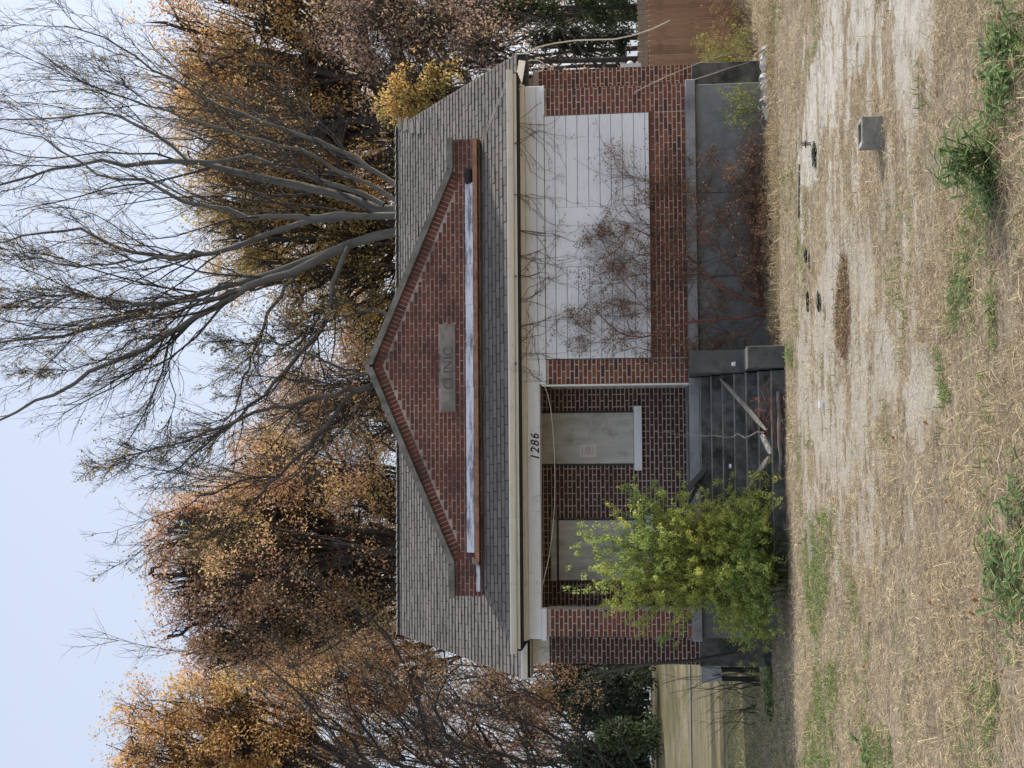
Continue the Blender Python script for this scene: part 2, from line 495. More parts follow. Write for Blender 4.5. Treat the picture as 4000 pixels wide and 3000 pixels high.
DEBRIS = [poly_world(b) for b in (
    [(1010, 3300, 3318), (1060, 3280, 3322), (1200, 3277, 3326), (1300, 3270, 3322), (1380, 3300, 3316)],
)]
HOLES = [poly_world(b) for b in ([(1350, 3300, 3318), (1450, 3300, 3312)], [(1480, 3306, 3325), (1620, 3304, 3330), (1700, 3300, 3320)])]
GREEN = [poly_world(b) for b in (
    [(60, 3880, 4080), (200, 3870, 4050), (330, 3880, 4000), (420, 3830, 3930), (520, 3790, 3900)],
    [(640, 3770, 3870), (760, 3740, 3860), (860, 3745, 3855), (960, 3750, 3810), (1050, 3705, 3800), (1180, 3700, 3780), (1290, 3680, 3715)],
    [(1060, 3850, 3890), (1280, 3860, 3900)], [(1330, 3640, 3690), (1450, 3650, 3680), (1600, 3690, 3730)],
    [(1880, 3950, 4060), (2060, 3940, 4040), (2250, 3880, 3990), (2400, 3900, 4020)],
    [(2000, 3150, 3270), (2160, 3140, 3260), (2400, 3150, 3230), (2500, 3170, 3210)], [(2250, 3300, 3340), (2450, 3340, 3380)],
    [(2600, 3850, 3900), (2780, 3840, 3890), (2900, 3800, 3860)], [(2820, 3390, 3480), (3000, 3360, 3500), (3200, 3380, 3480)],
    [(2600, 3180, 3280), (3000, 3130, 3250)], [(940, 3110, 3140), (1000, 3105, 3130)], [(1330, 3065, 3100), (1420, 3068, 3100)],
)]
def jitter(x, y, a, s=2.0, seed=3):
    return x + (fbm(x * s, y * s, seed) - .5) * 2 * a, y + (fbm(x * s, y * s, seed + 9) - .5) * 2 * a
def mask_of(polys, x, y, a, s=2.0, seed=3):
    jx, jy = jitter(x, y, a, s, seed)
    m = np.zeros(x.shape, bool)
    for p in polys: m |= inside(p, jx, jy)
    return m
def gravel_mask(x, y):
    ax = np.stack([x, y])
    g = mask_of(GRAVEL, x, y, .22, 1.6)
    band = mask_of([BAND], x, y, .25, 1.2, 40)
    g |= band & (fbm(x * 2.0 + 3, y * 4.5, 61, 5) > .60)
    g &= ~((fbm(x * 1.8 + 7, y * 4.0, 67, 5) < .37) & (fbm(x * 5, y * 9, 69, 3) > .38))
    g &= ~mask_of(DEBRIS + HOLES, x, y, .16, 4.0, 17)
    return g
def ground_z(x, y):
    b = (fbm(x * .9, y * .9, 5) - .5) * .06 + (fbm(x * 6, y * 6, 8) - .5) * .02
    b = b * np.clip(1 - np.abs(y + 4) / 60, .1, 1)
    # shallow trough between the front walk and the walls
    t = np.clip((y + 3.0) / .18, 0, 1) * np.clip((6 - y) / 3, 0, 1)
    b = b - .02 * t
    # the lawn runs level to the far road, behind it a bank
    far = np.clip((y - 72) / 24, 0, 1)
    b = b + far * far * (3 - 2 * far) * 3.2 + np.clip((y - 20) / 46, 0, 1) * .15
    # near shade the yard rises a little towards the fence on the right
    return b
def grad_axis(a0, a1, fine0, fine1, step, grow=1.25, maxstep=40):
    v = list(np.arange(fine0, fine1 + 1e-6, step))
    s = step; p = v[-1]
    while p < a1:
        s = min(s * grow, maxstep); p += s; v.append(p)
    s = step; p = v[0]
    while p > a0:
        s = min(s * grow, maxstep); p -= s; v.insert(0, p)
    return np.array(v)
gx = grad_axis(-900, 900, -6.5, 5.5, .085)
gy = grad_axis(-900, 1400, -14.6, 0.5, .08)
GX, GY = np.meshgrid(gx, gy)
GZ = ground_z(GX, GY)
gm = gravel_mask(GX, GY)
GZ = np.where(gm, GZ * .4 + .004 * (fbm(GX * 12, GY * 12, 2) - .5), GZ)
nx, ny = len(gx), len(gy)
idx = np.arange(nx * ny).reshape(ny, nx)
gf = np.stack([idx[:-1, :-1], idx[:-1, 1:], idx[1:, 1:], idx[1:, :-1]], axis=-1).reshape(-1, 4)
gme = np_mesh('ground', np.stack([GX, GY, GZ], -1).reshape(-1, 3), gf, True)
def attr(me, name, vals):
    a = me.attributes.new(name, 'FLOAT', 'POINT')
    a.data.foreach_set('value', np.asarray(vals, np.float32).ravel())
attr(gme, 'gravel', gm.astype(np.float32))
grm = mask_of(GREEN, GX, GY, .15, 2.5, 31)
attr(gme, 'green', grm.astype(np.float32))
attr(gme, 'debris', mask_of(DEBRIS, GX, GY, .16, 4.0, 17).astype(np.float32))
def m_ground():
    m, nt = newmat('ground_soil')
    def at(n):
        a = nt.nodes.new('ShaderNodeAttribute'); a.attribute_name = n
        return a.outputs['Fac']
    straw = ramp(nt, noise(nt, 22, 6, .75), [(.28, (.085, .068, .05)), (.45, (.21, .168, .12)), (.58, (.33, .27, .195)), (.70, (.46, .385, .28))])
    patch = ramp(nt, noise(nt, .8, 5, .65), [(.4, (0, 0, 0)), (.65, (1, 1, 1))])
    straw = mixc(nt, mathn(nt, 'MULTIPLY', patch, .55), straw, mixc(nt, .6, straw, (.17, .15, .12)))
    dk = ramp(nt, noise(nt, 3.2, 6, .75), [(.50, (0, 0, 0)), (.66, (1, 1, 1))])
    straw = mixc(nt, mathn(nt, 'MULTIPLY', dk, .8), straw, (.075, .055, .04))
    # lawn away from the yard is partly green
    g = nt.nodes.new('ShaderNodeNewGeometry'); sp = nt.nodes.new('ShaderNodeSeparateXYZ')
    nt.links.new(g.outputs['Position'], sp.inputs[0])
    far = mathn(nt, 'DIVIDE', mathn(nt, 'ADD', sp.outputs[1], 2.0), 14.0, True)
    lf = mathn(nt, 'MULTIPLY', far, ramp(nt, noise(nt, .35, 5, .7), [(.38, (.25, .25, .25)), (.6, (1, 1, 1))]))
    lawn = ramp(nt, mathn(nt, 'ADD', mathn(nt, 'MULTIPLY', noise(nt, 6, 5, .75), .5), mathn(nt, 'MULTIPLY', noise(nt, .9, 6, .8, (.4, 1, 1)), .5)), [(.38, (.055, .060, .026)), (.5, (.115, .11, .048)), (.62, (.22, .165, .085))])
    straw = mixc(nt, lf, straw, lawn)
    gr = ramp(nt, mathn(nt, 'ADD', mathn(nt, 'MULTIPLY', noise(nt, 38, 3, .8), .55), mathn(nt, 'MULTIPLY', noise(nt, 110, 2, .8), .45)), [(.36, (.14, .12, .10)), (.46, (.29, .262, .22)), (.56, (.38, .35, .30)), (.64, (.54, .51, .45))])
    smooth_c = ramp(nt, noise(nt, 3, 5, .6), [(.35, (.33, .31, .275)), (.65, (.44, .42, .385))])
    side = mathn(nt, 'MULTIPLY', mathn(nt, 'SUBTRACT', sp.outputs[0], .9), 2.0, True)
    gr = mixc(nt, side, gr, smooth_c)
    gr = mixc(nt, mathn(nt, 'MULTIPLY', ramp(nt, noise(nt, 5, 7, .8, (.7, 1, 1)), [(.50, (0, 0, 0)), (.58, (1, 1, 1))]), .75), gr, straw)
    w = mathn(nt, 'ADD', at('gravel'), mathn(nt, 'MULTIPLY', mathn(nt, 'SUBTRACT', noise(nt, 9, 7, .8, (.8, 1, 1)), .5), 2.6))
    col = mixc(nt, ramp(nt, w, [(.42, (0, 0, 0)), (.58, (1, 1, 1))]), straw, gr)
    w2 = mathn(nt, 'ADD', at('green'), mathn(nt, 'MULTIPLY', mathn(nt, 'SUBTRACT', noise(nt, 14, 4, .7), .5), 1.6))
    col = mixc(nt, mathn(nt, 'MULTIPLY', ramp(nt, w2, [(.6, (0, 0, 0)), (1, (1, 1, 1))]), .6), col, (.09, .10, .045))
    col = mixc(nt, mathn(nt, 'MULTIPLY', mathn(nt, 'MULTIPLY', at('debris'), ramp(nt, noise(nt, 7, 5, .8), [(.40, (0, 0, 0)), (.56, (1, 1, 1))])), .9), col, (.10, .060, .04))
    finish(nt, col, .95, noise(nt, 60, 4, .8), .8, .015, .15)
    M['ground'] = m
m_ground()
tag(link('ground', gme, None, M['ground']), kind='structure')

# far road behind on the left
road = MB()
rx = np.linspace(-160, 160, 41)
def rz(x, y): return float(ground_z(np.array([x]), np.array([y]))[0])
RY = 64.0
for i in range(len(rx) - 1):
    a, b = rx[i], rx[i + 1]
    road.add([(a, RY, rz(a, RY) + .05), (b, RY, rz(b, RY) + .05), (b, RY + 5.5, rz(b, RY + 5.5) + .1), (a, RY + 5.5, rz(a, RY + 5.5) + .1)], [(0, 1, 2, 3)])
m_simple('road_worn', (.12, .105, .085), (.20, .18, .15), .8, .9)
tag(road.build('road', M['road_worn']), kind='structure')

# ------------------------------------------------------------------ the clinic building
HB = thing('brick_clinic', 'small boarded up red brick clinic with gable parapet and carved stone name plate', 'building', (0, 0, 0))
ZS = 1.23            # porch floor
XF, XM = 4.28, 4.85  # half width of the front bay and of the main house
YM, YG, YP = .95, .40, 1.27
EZ = 3.93
BH, BL, JT = .0677, .203, .015

unit_brick = None
brick_cells = []      # (priority, x, y, z, sx, sy, sz, rot, material)
def brick_rows(x0, x1, z0, z1, y, header_every=0, face=-1, clip=None, phase=0, out=None):
    """cells of running bond between x0..x1, z0..z1 on the plane y; clip(z) gives the allowed x range"""
    r = 0
    z = z0
    while z + BH <= z1 + 1e-4:
        hdr = header_every and (r % header_every == header_every - 2)
        L = BL / 2 if hdr else BL
        a, b = (x0, x1) if clip is None else clip(z + BH)
        if b - a > .02:
            off = (0 if (r + phase) % 2 == 0 else L / 2)
            x = math.floor((a - x0) / L) * L + x0 - off
            while x < b - .005:
                xa, xb = max(x, a), min(x + L, b)
                if xb - xa > .024:
                    out.append((xa + JT / 2, xb - JT / 2, z + JT / 2, z + BH - JT / 2, y))
                x += L
        z += BH; r += 1

front_cells, other_cells, gable_cells = [], [], []
zt = 3.46
nrow = int((zt - ZS) / BH)
brick_rows(-4.28, -3.85, ZS, zt, 0, out=front_cells)
brick_rows(3.84, 4.28, ZS, zt, 0, out=front_cells)
brick_rows(-.385, 0.005, ZS, zt, 0, out=front_cells)
brick_rows(0.005, 3.84, ZS, ZS + 7 * BH + .001, 0, out=front_cells, phase=1)
# rowlock sill course under the white infill
x = 0.01
sill_cells = []
while x < 3.83:
    sill_cells.append((x + .004, min(x + BH, 3.84) - .004, ZS + 7 * BH + JT / 2, ZS + 8 * BH + .012, -.004)); x += BL / 1.0 if False else BL
sill_cells = [(a, a + BL - JT, c, d, e) for (a, b, c, d, e) in sill_cells if a + BL - JT < 3.86]
front_cells += sill_cells
brick_rows(-4.85, -4.285, 1.10, 3.62, YM, out=other_cells)
brick_rows(4.285, 4.85, 1.10, 3.62, YM, out=other_cells)
brick_rows(-4.26, -.40, ZS + .01, 3.70, YP, header_every=6, out=other_cells)

YGf = YG
GX0, GX1 = -3.72, 3.62
GZB, GZS, GAP = 4.52, 4.95, 6.28
AX = -.03
def slope_clip(z, inset=0.0):
    """allowed x range of the gable at height z"""
    if z <= GZS: return (GX0, GX1)
    t = (z - GZS) / (GAP - GZS)
    fl, fr = -3.18, 3.10
    return (fl + (AX - fl) * t, fr + (AX - fr) * t)
def inner_clip(z):
    if z <= GZS - .02: return (GX0, GX1)
    a, b = slope_clip(z)
    k = .155 / math.sin(math.atan2(GAP - GZS, 3.14))
    return (a + k, b - k)
brick_rows(GX0, GX1, GZB, GAP, YG, clip=inner_clip, out=gable_cells, phase=1)
# name plate position
pl0, pl1 = aty(1392, 1752, YG), aty(1732, 1750, YG)
PX0, PX1 = pl0[0], pl1[0]
PZ0, PZ1 = 5.015, 5.255
PZ1 = aty(1560, 1722, YG)[2]; PZ0 = aty(1560, 1780, YG)[2]
trim = []
for (a, b, c, d, e) in gable_cells:
    if d > PZ0 + .012 and c < PZ1 - .012 and b > PX0 - .012 and a < PX1 + .012:
        if a < PX0 - .035: trim.append((a, PX0 - .012, c, d, e))
        if b > PX1 + .035: trim.append((PX1 + .012, b, c, d, e))
    else: trim.append((a, b, c, d, e))
gable_cells = trim

um = MB().box(-.5, .5, 0, 1, -.5, .5)
unit_brick = bpy.data.meshes.new('brick')
unit_brick.from_pydata(um.v, [], um.f); unit_brick.update()
unit_brick.materials.append(M['brick'])

# walls (mortar beds) first: parts that carry the bricks
wall = MB()
zk = ZS + 8 * BH - .006
# one outline: left of the doorway pier, low wall and right pier in one piece
wall.prism([(-.380, ZS), (4.275, ZS), (4.275, zt - .004), (3.845, zt - .004), (3.845, zk), (0.0, zk), (0.0, zt - .004), (-.380, zt - .004)], .004, .30, 'y')
front_wall = wall.build('front_wall', M['mortar'], HB)
pier_wall = MB().box(-4.275, -3.855, .004, .36, ZS, zt - .004).build('left_pier', M['mortar'], HB)
w = MB()
w.box(-4.845, -4.27, YM + .004, YM + .3, .0, 3.70)
w.box(4.27, 4.845, YM + .004, YM + .3, .0, 3.70)
w.box(-4.845, -4.6, YM + .31, 9.4, .0, 3.7)
w.box(4.6, 4.845, YM + .31, 9.4, .0, 3.7)
w.box(-4.59, 4.59, 9.2, 9.4, .0, 3.7)
main_wall = w.build('main_wall', M['mortar'], HB)
w = MB().box(-4.26, -.395, YP + .004, YP + .25, ZS, 3.75)
porch_wall = w.build('porch_wall', M['mortar'], HB)
g = MB()
g.prism([(GX0 + .004, GZB), (GX1 - .004, GZB), (GX1 - .004, GZS - .006), (3.10, GZS - .006), (AX, GAP - .006), (-3.18, GZS - .006), (GX0 + .004, GZS - .006)], YG + .004, YG + .28, 'y')
gable_wall = g.build('gable_wall', M['mortar_gable'], HB)

front_cells.sort(key=lambda c: (c[2] > 3.4, abs((c[0] + c[1]) / 2 - 1.0) > 9))
random.shuffle(front_cells)
single, rest = front_cells[:290], front_cells[290:]
for (a, b, c, d, y) in single:
    o = bpy.data.objects.new('brick', unit_brick)
    COL.objects.link(o)
    o.parent = pier_wall if b < -3.8 else front_wall
    pr = random.uniform(-.003, .002)
    o.location = ((a + b) / 2, y + pr, (c + d) / 2)
    o.scale = (b - a, .03, d - c)
    o.rotation_euler = (random.uniform(-.02, .02), random.uniform(-.006, .006), random.uniform(-.006, .006))
def join_cells(name, cells, mat, parent):
    n = len(cells)
    c = np.array(cells)
    pr = rng.uniform(-.003, .002, n)
    jz = rng.uniform(-.0015, .0015, (n, 2))
    x0, x1, z0, z1, y = c[:, 0], c[:, 1], c[:, 2] + jz[:, 0], c[:, 3] + jz[:, 1], c[:, 4]
    y0, y1 = y + pr, y + .03
    V = np.stack([np.stack(v, -1) for v in ((x0, y0, z0), (x1, y0, z0), (x1, y1, z0), (x0, y1, z0), (x0, y0, z1), (x1, y0, z1), (x1, y1, z1), (x0, y1, z1))], 1)
    fq = np.array([(0, 3, 2, 1), (4, 5, 6, 7), (0, 1, 5, 4), (1, 2, 6, 5), (2, 3, 7, 6), (3, 0, 4, 7)])
    Fq = (np.arange(n)[:, None, None] * 8 + fq[None]).reshape(-1, 4)
    o = link(name, np_mesh(name, V.reshape(-1, 3), Fq), parent, mat)
    o['kind'] = 'stuff'
    return o
join_cells('brickwork', [c for c in rest if c[1] > -3.8], M['brick'], front_wall)
join_cells('brickwork', [c for c in rest if c[1] <= -3.8], M['brick'], pier_wall)
join_cells('brickwork', [c for c in other_cells if c[4] == YM and c[0] > 0], M['brick'], main_wall)
join_cells('brickwork', [c for c in other_cells if c[4] == YM and c[0] < 0], M['brick_dark'], main_wall)
join_cells('brickwork', [c for c in other_cells if c[4] == YP], M['brick_dark'], porch_wall)
join_cells('brickwork', gable_cells, M['brick_gable'], gable_wall)
# rowlock bricks running up both slopes of the gable
rk = MB()
for (fx, s) in ((-3.18, 1), (3.10, -1)):
    a = np.array([fx, GZS]); b = np.array([AX, GAP]); L = np.linalg.norm(b - a)
    d = (b - a) / L; nrm = np.array([d[1], -d[0]]) * (1 if s > 0 else -1)
    if nrm[1] > 0: nrm = -nrm
    n = int(L / .0715)
    for k in range(n):
        p = a + d * (k + .5) * L / n
        q = p + nrm * .078
        ca, sa = d * (.0297), nrm * .070
        rk.obox((q[0], YG + .014 + random.uniform(-.003, .002), q[1]), (ca[0], 0, ca[1]), (0, .015, 0), (sa[0], 0, sa[1]))
o = rk.build('rake_bricks', M['brick_gable'], gable_wall); o['kind'] = 'stuff'
# side returns of the porch: clapboard on the enclosed room, brick of the left end
w = MB()
n = 13
for k in range(n):
    z0 = ZS + .005 + k * .171; z1 = min(z0 + .171, 3.5)
    w.add([(-.402, .30, z0), (-.402, YP, z0), (-.386, YP, z1), (-.386, .30, z1), (-.37, .30, z0), (-.37, YP, z0), (-.37, YP, z1), (-.37, .30, z1)],
          [(0, 1, 2, 3), (4, 7, 6, 5), (0, 4, 5, 1), (3, 2, 6, 7), (0, 3, 7, 4), (1, 5, 6, 2)])
w.build('room_side_siding', M['trim_cream'], HB)
jm = MB().box(-.412, -.386, -.012, .30, ZS + .003, 3.50)
jm.build('corner_jamb', M['trim_cream'], HB)
jb = MB().box(-3.85, -.412, YP - .03, YP - .002, ZS + .002, ZS + .035)
jb.build('floor_trim', M['slab_paint'], HB)
w = MB().box(-4.26, -4.1, .361, YP, ZS, 3.6)
w.build('porch_end_wall', M['brick'], HB)
w = MB().box(-4.0, -.1, .01, YP + .1, 3.66, 3.70)
w.build('porch_ceiling', M['soffit'], HB)

# coping stones
cp = MB()
def cope(a, b, name='coping_stone', t=.095):
    a, b = np.array(a), np.array(b)
    d = (b - a) / np.linalg.norm(b - a); up = np.array([-d[1], d[0]])
    if up[1] < 0: up = -up
    c = (a + b) / 2 + up * t / 2
    h = (b - a) / 2; u = up * t / 2
    MB().obox((c[0], YG + .12, c[1]), (h[0], 0, h[1]), (0, .19, 0), (u[0], 0, u[1])).build(name, M['coping'], HB)
def along(a, b, cuts):
    a, b = np.array(a), np.array(b)
    pts = [a + (b - a) * t for t in [0] + cuts + [1]]
    e = (b - a) / np.linalg.norm(b - a) * .003
    for p, q in zip(pts[:-1], pts[1:]): cope(p + e, q - e)
along((GX0 - .02, GZS), (-3.20, GZS), [])
along((-3.19, GZS - .005), (AX - .01, GAP), [.24, .49, .76])
along((AX + .01, GAP), (3.11, GZS - .005), [.27, .52, .75])
along((3.12, GZS), (GX1 + .02, GZS), [])
# rounded apex lump of mortar
MB().obox((AX, YG + .12, GAP + .075), (.11, 0, 0), (0, .185, 0), (0, 0, .035)).build('apex_stone', M['coping'], HB)

# name plate and carved letters
pl = MB().bbox(PX0, PX1, YG - .022, YG + .02, PZ0, PZ1, .006)
plate = pl.build('name_plate', M['plate'], HB)
def letter(ch, x, z, h):
    """Roman capitals with serifs as thin carved strokes"""
    b = MB(); w = h
    y0, y1 = YG - .0265, YG - .021
    th, tn, sf = h * .17, h * .09, h * .10
    def bar(xa, za, xb, zb, t):
        a, c = np.array([xa, za]), np.array([xb, zb]); d = (c - a) / np.linalg.norm(c - a); nn = np.array([-d[1], d[0]]) * t / 2; m = (a + c) / 2; hd = (c - a) / 2
        b.obox((m[0], (y0 + y1) / 2 - random.uniform(0, .0006), m[1]), (hd[0], 0, hd[1]), (0, (y1 - y0) / 2, 0), (nn[0], 0, nn[1]))
    if ch == 'I':
        bar(x + .5 * th + sf, z, x + .5 * th + sf, z + h, th); bar(x, z, x + th + 2 * sf, z, tn); bar(x, z + h, x + th + 2 * sf, z + h, tn); return b, th + 2 * sf
    if ch == 'L':
        bar(x + .5 * th + sf, z, x + .5 * th + sf, z + h, th); bar(x, z, x + .72 * h, z, tn); bar(x, z + h, x + th + 2 * sf, z + h, tn); bar(x + .70 * h, z, x + .72 * h, z + .25 * h, tn); return b, .74 * h
    if ch == 'N':
        bar(x + sf, z, x + sf, z + h, tn); bar(x + .85 * h, z, x + .85 * h, z + h, tn); bar(x + sf, z + h, x + .85 * h, z, th); bar(x - .02, z, x + 2 * sf + .01, z, tn); bar(x + .68 * h, z + h, x + h, z + h, tn); bar(x - .01, z + h, x + sf, z + h, tn); return b, 1.0 * h
    n = 14
    pr = None
    for k in range(n + 1):
        a = math.radians(48 + (312 - 48) * k / n)
        p = (x + h * .5 + math.cos(a) * h * .5, z + h * .5 + math.sin(a) * h * .52)
        if pr: bar(pr[0], pr[1], p[0], p[1], tn + (th - tn) * math.sin(PI * (k - .5) / n))
        pr = p
    bar(p[0], p[1] - .0, p[0] + .004, p[1] + .16 * h, tn * .8); a = math.radians(48)
    q = (x + h * .5 + math.cos(a) * h * .5, z + h * .5 + math.sin(a) * h * .52)
    bar(q[0], q[1], q[0] + .004, q[1] - .16 * h, tn * .8)
    return b, .9 * h
m_simple('carved_dark', (.085, .078, .07), (.13, .118, .10), 6)
lx0, lx1 = aty(1482, 1752, YG)[0], aty(1636, 1752, YG)[0]
lh = .135; lz = (PZ0 + PZ1) / 2 - lh / 2
x = lx0
gaps = .028
for ch in 'CLINIC':
    b, wd = letter(ch, x, lz, lh)
    b.build('letter', M['carved_dark'], plate)
    x += wd * .80 + gaps if ch in 'C' else wd + gaps * .7
# sloping lead and copper flashing at the foot of the gable
zf1, zf0 = aty(1500, 1821, YG)[2], aty(1500, 1850, YG - .06)[2]
fx0, fx1 = aty(842, 1835, YG)[0], aty(2285, 1835, YG)[0]
fl = MB()
nseg = 9
xs = np.linspace(fx0, fx1, nseg + 1)
for i in range(nseg):
    o1, o2 = random.uniform(-.004, .004), random.uniform(-.004, .004)
    MB().add([(xs[i] + .002, YG - .012, zf1 + o1), (xs[i + 1] - .002, YG - .012, zf1 + o2), (xs[i + 1] - .002, YG - .075, zf0 + o2), (xs[i] + .002, YG - .075, zf0 + o1),
              (xs[i] + .002, YG - .002, zf1), (xs[i + 1] - .002, YG - .002, zf1), (xs[i + 1] - .002, YG - .002, zf0), (xs[i] + .002, YG - .002, zf0)],
             [(0, 1, 2, 3), (4, 7, 6, 5), (0, 4, 5, 1), (3, 2, 6, 7), (0, 3, 7, 4), (1, 5, 6, 2)]).build('flashing_sheet', M['flashing'], HB)
cz1, cz0 = zf0 - .004, aty(1500, 1868, YG - .1)[2]
MB().prism([(YG - .078, cz1), (YG - .10, cz0 + .012), (YG - .10, cz0 + .002), (YG - .02, cz0 + .002), (YG - .02, cz1)], GX0 + .55, GX1 - .02, 'x').build('copper_strip', M['copper_rust'], HB)
# weathered bits at both stubs
MB().box(GX0 + .08, GX0 + .5, YG - .03, YG - .005, cz0, cz0 + .06).build('flashing_sheet', M['flashing'], HB)
for k in range(5):
    MB().obox((GX0 + .53 + .012 * k, YG - .05, GZB + .05 + k * .022), (.05, 0, .004), (0, .03, 0), (0, 0, .006)).build('slate_piece', M['dead_wood_pale'], HB)
MB().tube([(fx1 - .02, YG - .05, zf0 + .06), (fx1 + .10, YG - .05, zf0 + .08), (fx1 + .22, YG - .045, zf0 + .05)], [.05, .06, .045], 8).build('tar_patch', M['asphalt_chunk'], HB, True)

# ------------------------------------------------------------------ roofs
SL = math.atan2(2.97, 4.55)      # main slope
RY0, RY1 = .55, 5.10
RZ1 = EZ - .02 + (RY1 - RY0) * math.tan(SL)
XE = 5.03
SHW, SHE = .285, .137
unit_sh = bpy.data.meshes.new('shingle')
# local: x across, y up the slope, z out of the roof; lower edge thick
unit_sh.from_pydata([(-.5, 0, .45), (.5, 0, .45), (.5, 1, 0), (-.5, 1, 0), (-.5, 0, 1), (.5, 0, 1), (.5, 1.0, .2), (-.5, 1.0, .2)], [],
                    [(0, 3, 2, 1), (4, 5, 6, 7), (0, 1, 5, 4), (1, 2, 6, 5), (2, 3, 7, 6), (3, 0, 4, 7)])
unit_sh.materials.append(M['shingle']); unit_sh.update()
sh_v = np.array([(-.5, 0, .45), (.5, 0, .45), (.5, 1, 0), (-.5, 1, 0), (-.5, 0, 1), (.5, 0, 1), (.5, 1.0, .2), (-.5, 1.0, .2)])
sh_f = np.array([(0, 3, 2, 1), (4, 5, 6, 7), (0, 1, 5, 4), (1, 2, 6, 5), (2, 3, 7, 6), (3, 0, 4, 7)])
def shingle_cells(x0f, x1f, s0, s1, seed):
    """cells (xa, xb, s) up a slope of length s1-s0; x0f, x1f give the side limits at distance s"""
    r = random.Random(seed)
    out = []
    s = s0; k = 0
    while s < s1 - .02:
        a, b = x0f(s), x1f(s)
        off = (k % 2) * SHW / 2 + (k % 7) * .012
        x = math.floor(a / SHW) * SHW - off
        while x < b:
            xa, xb = max(x, a), min(x + SHW, b)
            if xb - xa > .03: out.append((xa + .006, xb - .006, s, min(SHE, s1 - s)))
            x += SHW
        s += SHE; k += 1
    return out
pent_y0, pent_y1 = -.47, YG + .02
PSL = math.radians(33)
pent_len = (pent_y1 - pent_y0) / math.cos(PSL)
def pent_x0(s): return -4.44 + (s + SHE) * math.cos(PSL) * .90
def pent_x1(s): return 4.43 - (s + SHE) * math.cos(PSL) * .92
pc = shingle_cells(pent_x0, pent_x1, 0, pent_len, 3)
main_len = (RY1 - RY0) / math.cos(SL)
mc = shingle_cells(lambda s: -XE, lambda s: XE, 0, main_len, 4)

roof = MB()
zb = lambda y: EZ - .03 + (y - RY0) * math.tan(SL)
roof.prism([(RY0 + .01, zb(RY0)), (RY1, zb(RY1)), (2 * RY1 - RY0, zb(RY0)), (2 * RY1 - RY0, zb(RY0) - .12), (RY1, zb(RY1) - .14), (RY0 + .01, zb(RY0) - .12)], -XE + .01, XE - .01, 'x')
main_roof = roof.build('main_roof', M['roof_felt'], HB)
pr = MB()
pz0 = EZ - .035; tp = math.tan(PSL)
A0 = (-4.43, pent_y0 + .01, pz0); A1 = (4.42, pent_y0 + .01, pz0)
B0 = (-4.43 + .78, pent_y1, pz0 + (pent_y1 - pent_y0) * tp); B1 = (4.42 - .80, pent_y1, pz0 + (pent_y1 - pent_y0) * tp)
C0 = (-4.43, 1.2, pz0); C1 = (4.42, 1.2, pz0)
D0 = (-4.43 + .78, 1.8, B0[2]); D1 = (4.42 - .80, 1.8, B1[2])
pr.add([A0, A1, B1, B0, C0, C1, D0, D1, (A0[0], A0[1], pz0 - .1), (A1[0], A1[1], pz0 - .1), (C1[0], C1[1], pz0 - .1), (C0[0], C0[1], pz0 - .1)],
       [(0, 1, 2, 3), (0, 3, 6, 4), (1, 5, 7, 2), (0, 8, 9, 1), (1, 9, 10, 5), (4, 11, 8, 0), (8, 11, 10, 9)])
pent_roof = pr.build('porch_roof', M['roof_felt'], HB)

def place_shingles(cells, sl, y0, z0, parent, singles):
    ca, sa = math.cos(sl), math.sin(sl)
    tilt = .010
    n0 = 0
    order = list(range(len(cells))); random.Random(5).shuffle(order)
    sing = set(order[:singles])
    rest = []
    for i, (xa, xb, s, e) in enumerate(cells):
        th = .020 + random.uniform(-.004, .005)
        jx = random.uniform(-.004, .004); js = random.uniform(-.005, .003)
        if i in sing:
            o = bpy.data.objects.new('shingle', unit_sh)
            COL.objects.link(o); o.parent = parent
            o.location = ((xa + xb) / 2, y0 + (s + js) * ca, z0 + (s + js) * sa)
            o.rotation_euler = (sl, 0, random.uniform(-.006, .006))
            o.scale = (xb - xa, e + .01, th)
        else:
            v = sh_v * np.array([xb - xa, e + .01, th])
            y = v[:, 1] * ca - v[:, 2] * sa; z = v[:, 1] * sa + v[:, 2] * ca
            rest.append(np.stack([v[:, 0] + (xa + xb) / 2, y + y0 + (s + js) * ca, z + z0 + (s + js) * sa], -1))
    V = np.concatenate(rest); n = len(rest)
    Fq = (np.arange(n)[:, None, None] * 8 + sh_f[None]).reshape(-1, 4)
    o = link('shingle_courses', np_mesh('shingle_courses', V, Fq), parent, M['shingle'])
    o['kind'] = 'stuff'
place_shingles(pc, PSL, pent_y0 - .01, EZ - .028, pent_roof, 200)
place_shingles(mc, SL, RY0 - .01, EZ - .026, main_roof, 90)
# hip caps of the porch roof, ridge caps of the main roof
def caps(a, b, n, w, name, parent, th=.012):
    a, b = np.array(a, float), np.array(b, float)
    d = (b - a) / n; dn = d / np.linalg.norm(d)
    side = norm(np.cross(dn, np.array([0, 0, 1.]))); up = np.cross(side, dn)
    m = MB()
    for k in range(n):
        p = a + d * k; q = a + d * (k + 1.15)
        j = random.uniform(-.008, .008)
        for s in (-1, 1):
            o1 = side * s * w - up * w * .32
            p0, p1, p2, p3 = p + up * (.012 + .01), p + o1 + up * .016, q + o1 * .97 + up * .004, q + up * .008
            t = up * th
            m.add([p0 + side * j, p1 + side * j, p2, p3, p0 + t + side * j, p1 + t + side * j, p2 + t * .3, p3 + t * .3], [(0, 1, 2, 3), (7, 6, 5, 4), (0, 4, 5, 1), (1, 5, 6, 2), (2, 6, 7, 3), (3, 7, 4, 0)])
    o = m.build(name, M['shingle'], parent); o['kind'] = 'stuff'
caps(A0, B0, 8, .11, 'hip_caps', pent_roof)
caps(A1, B1, 8, .11, 'hip_caps', pent_roof)
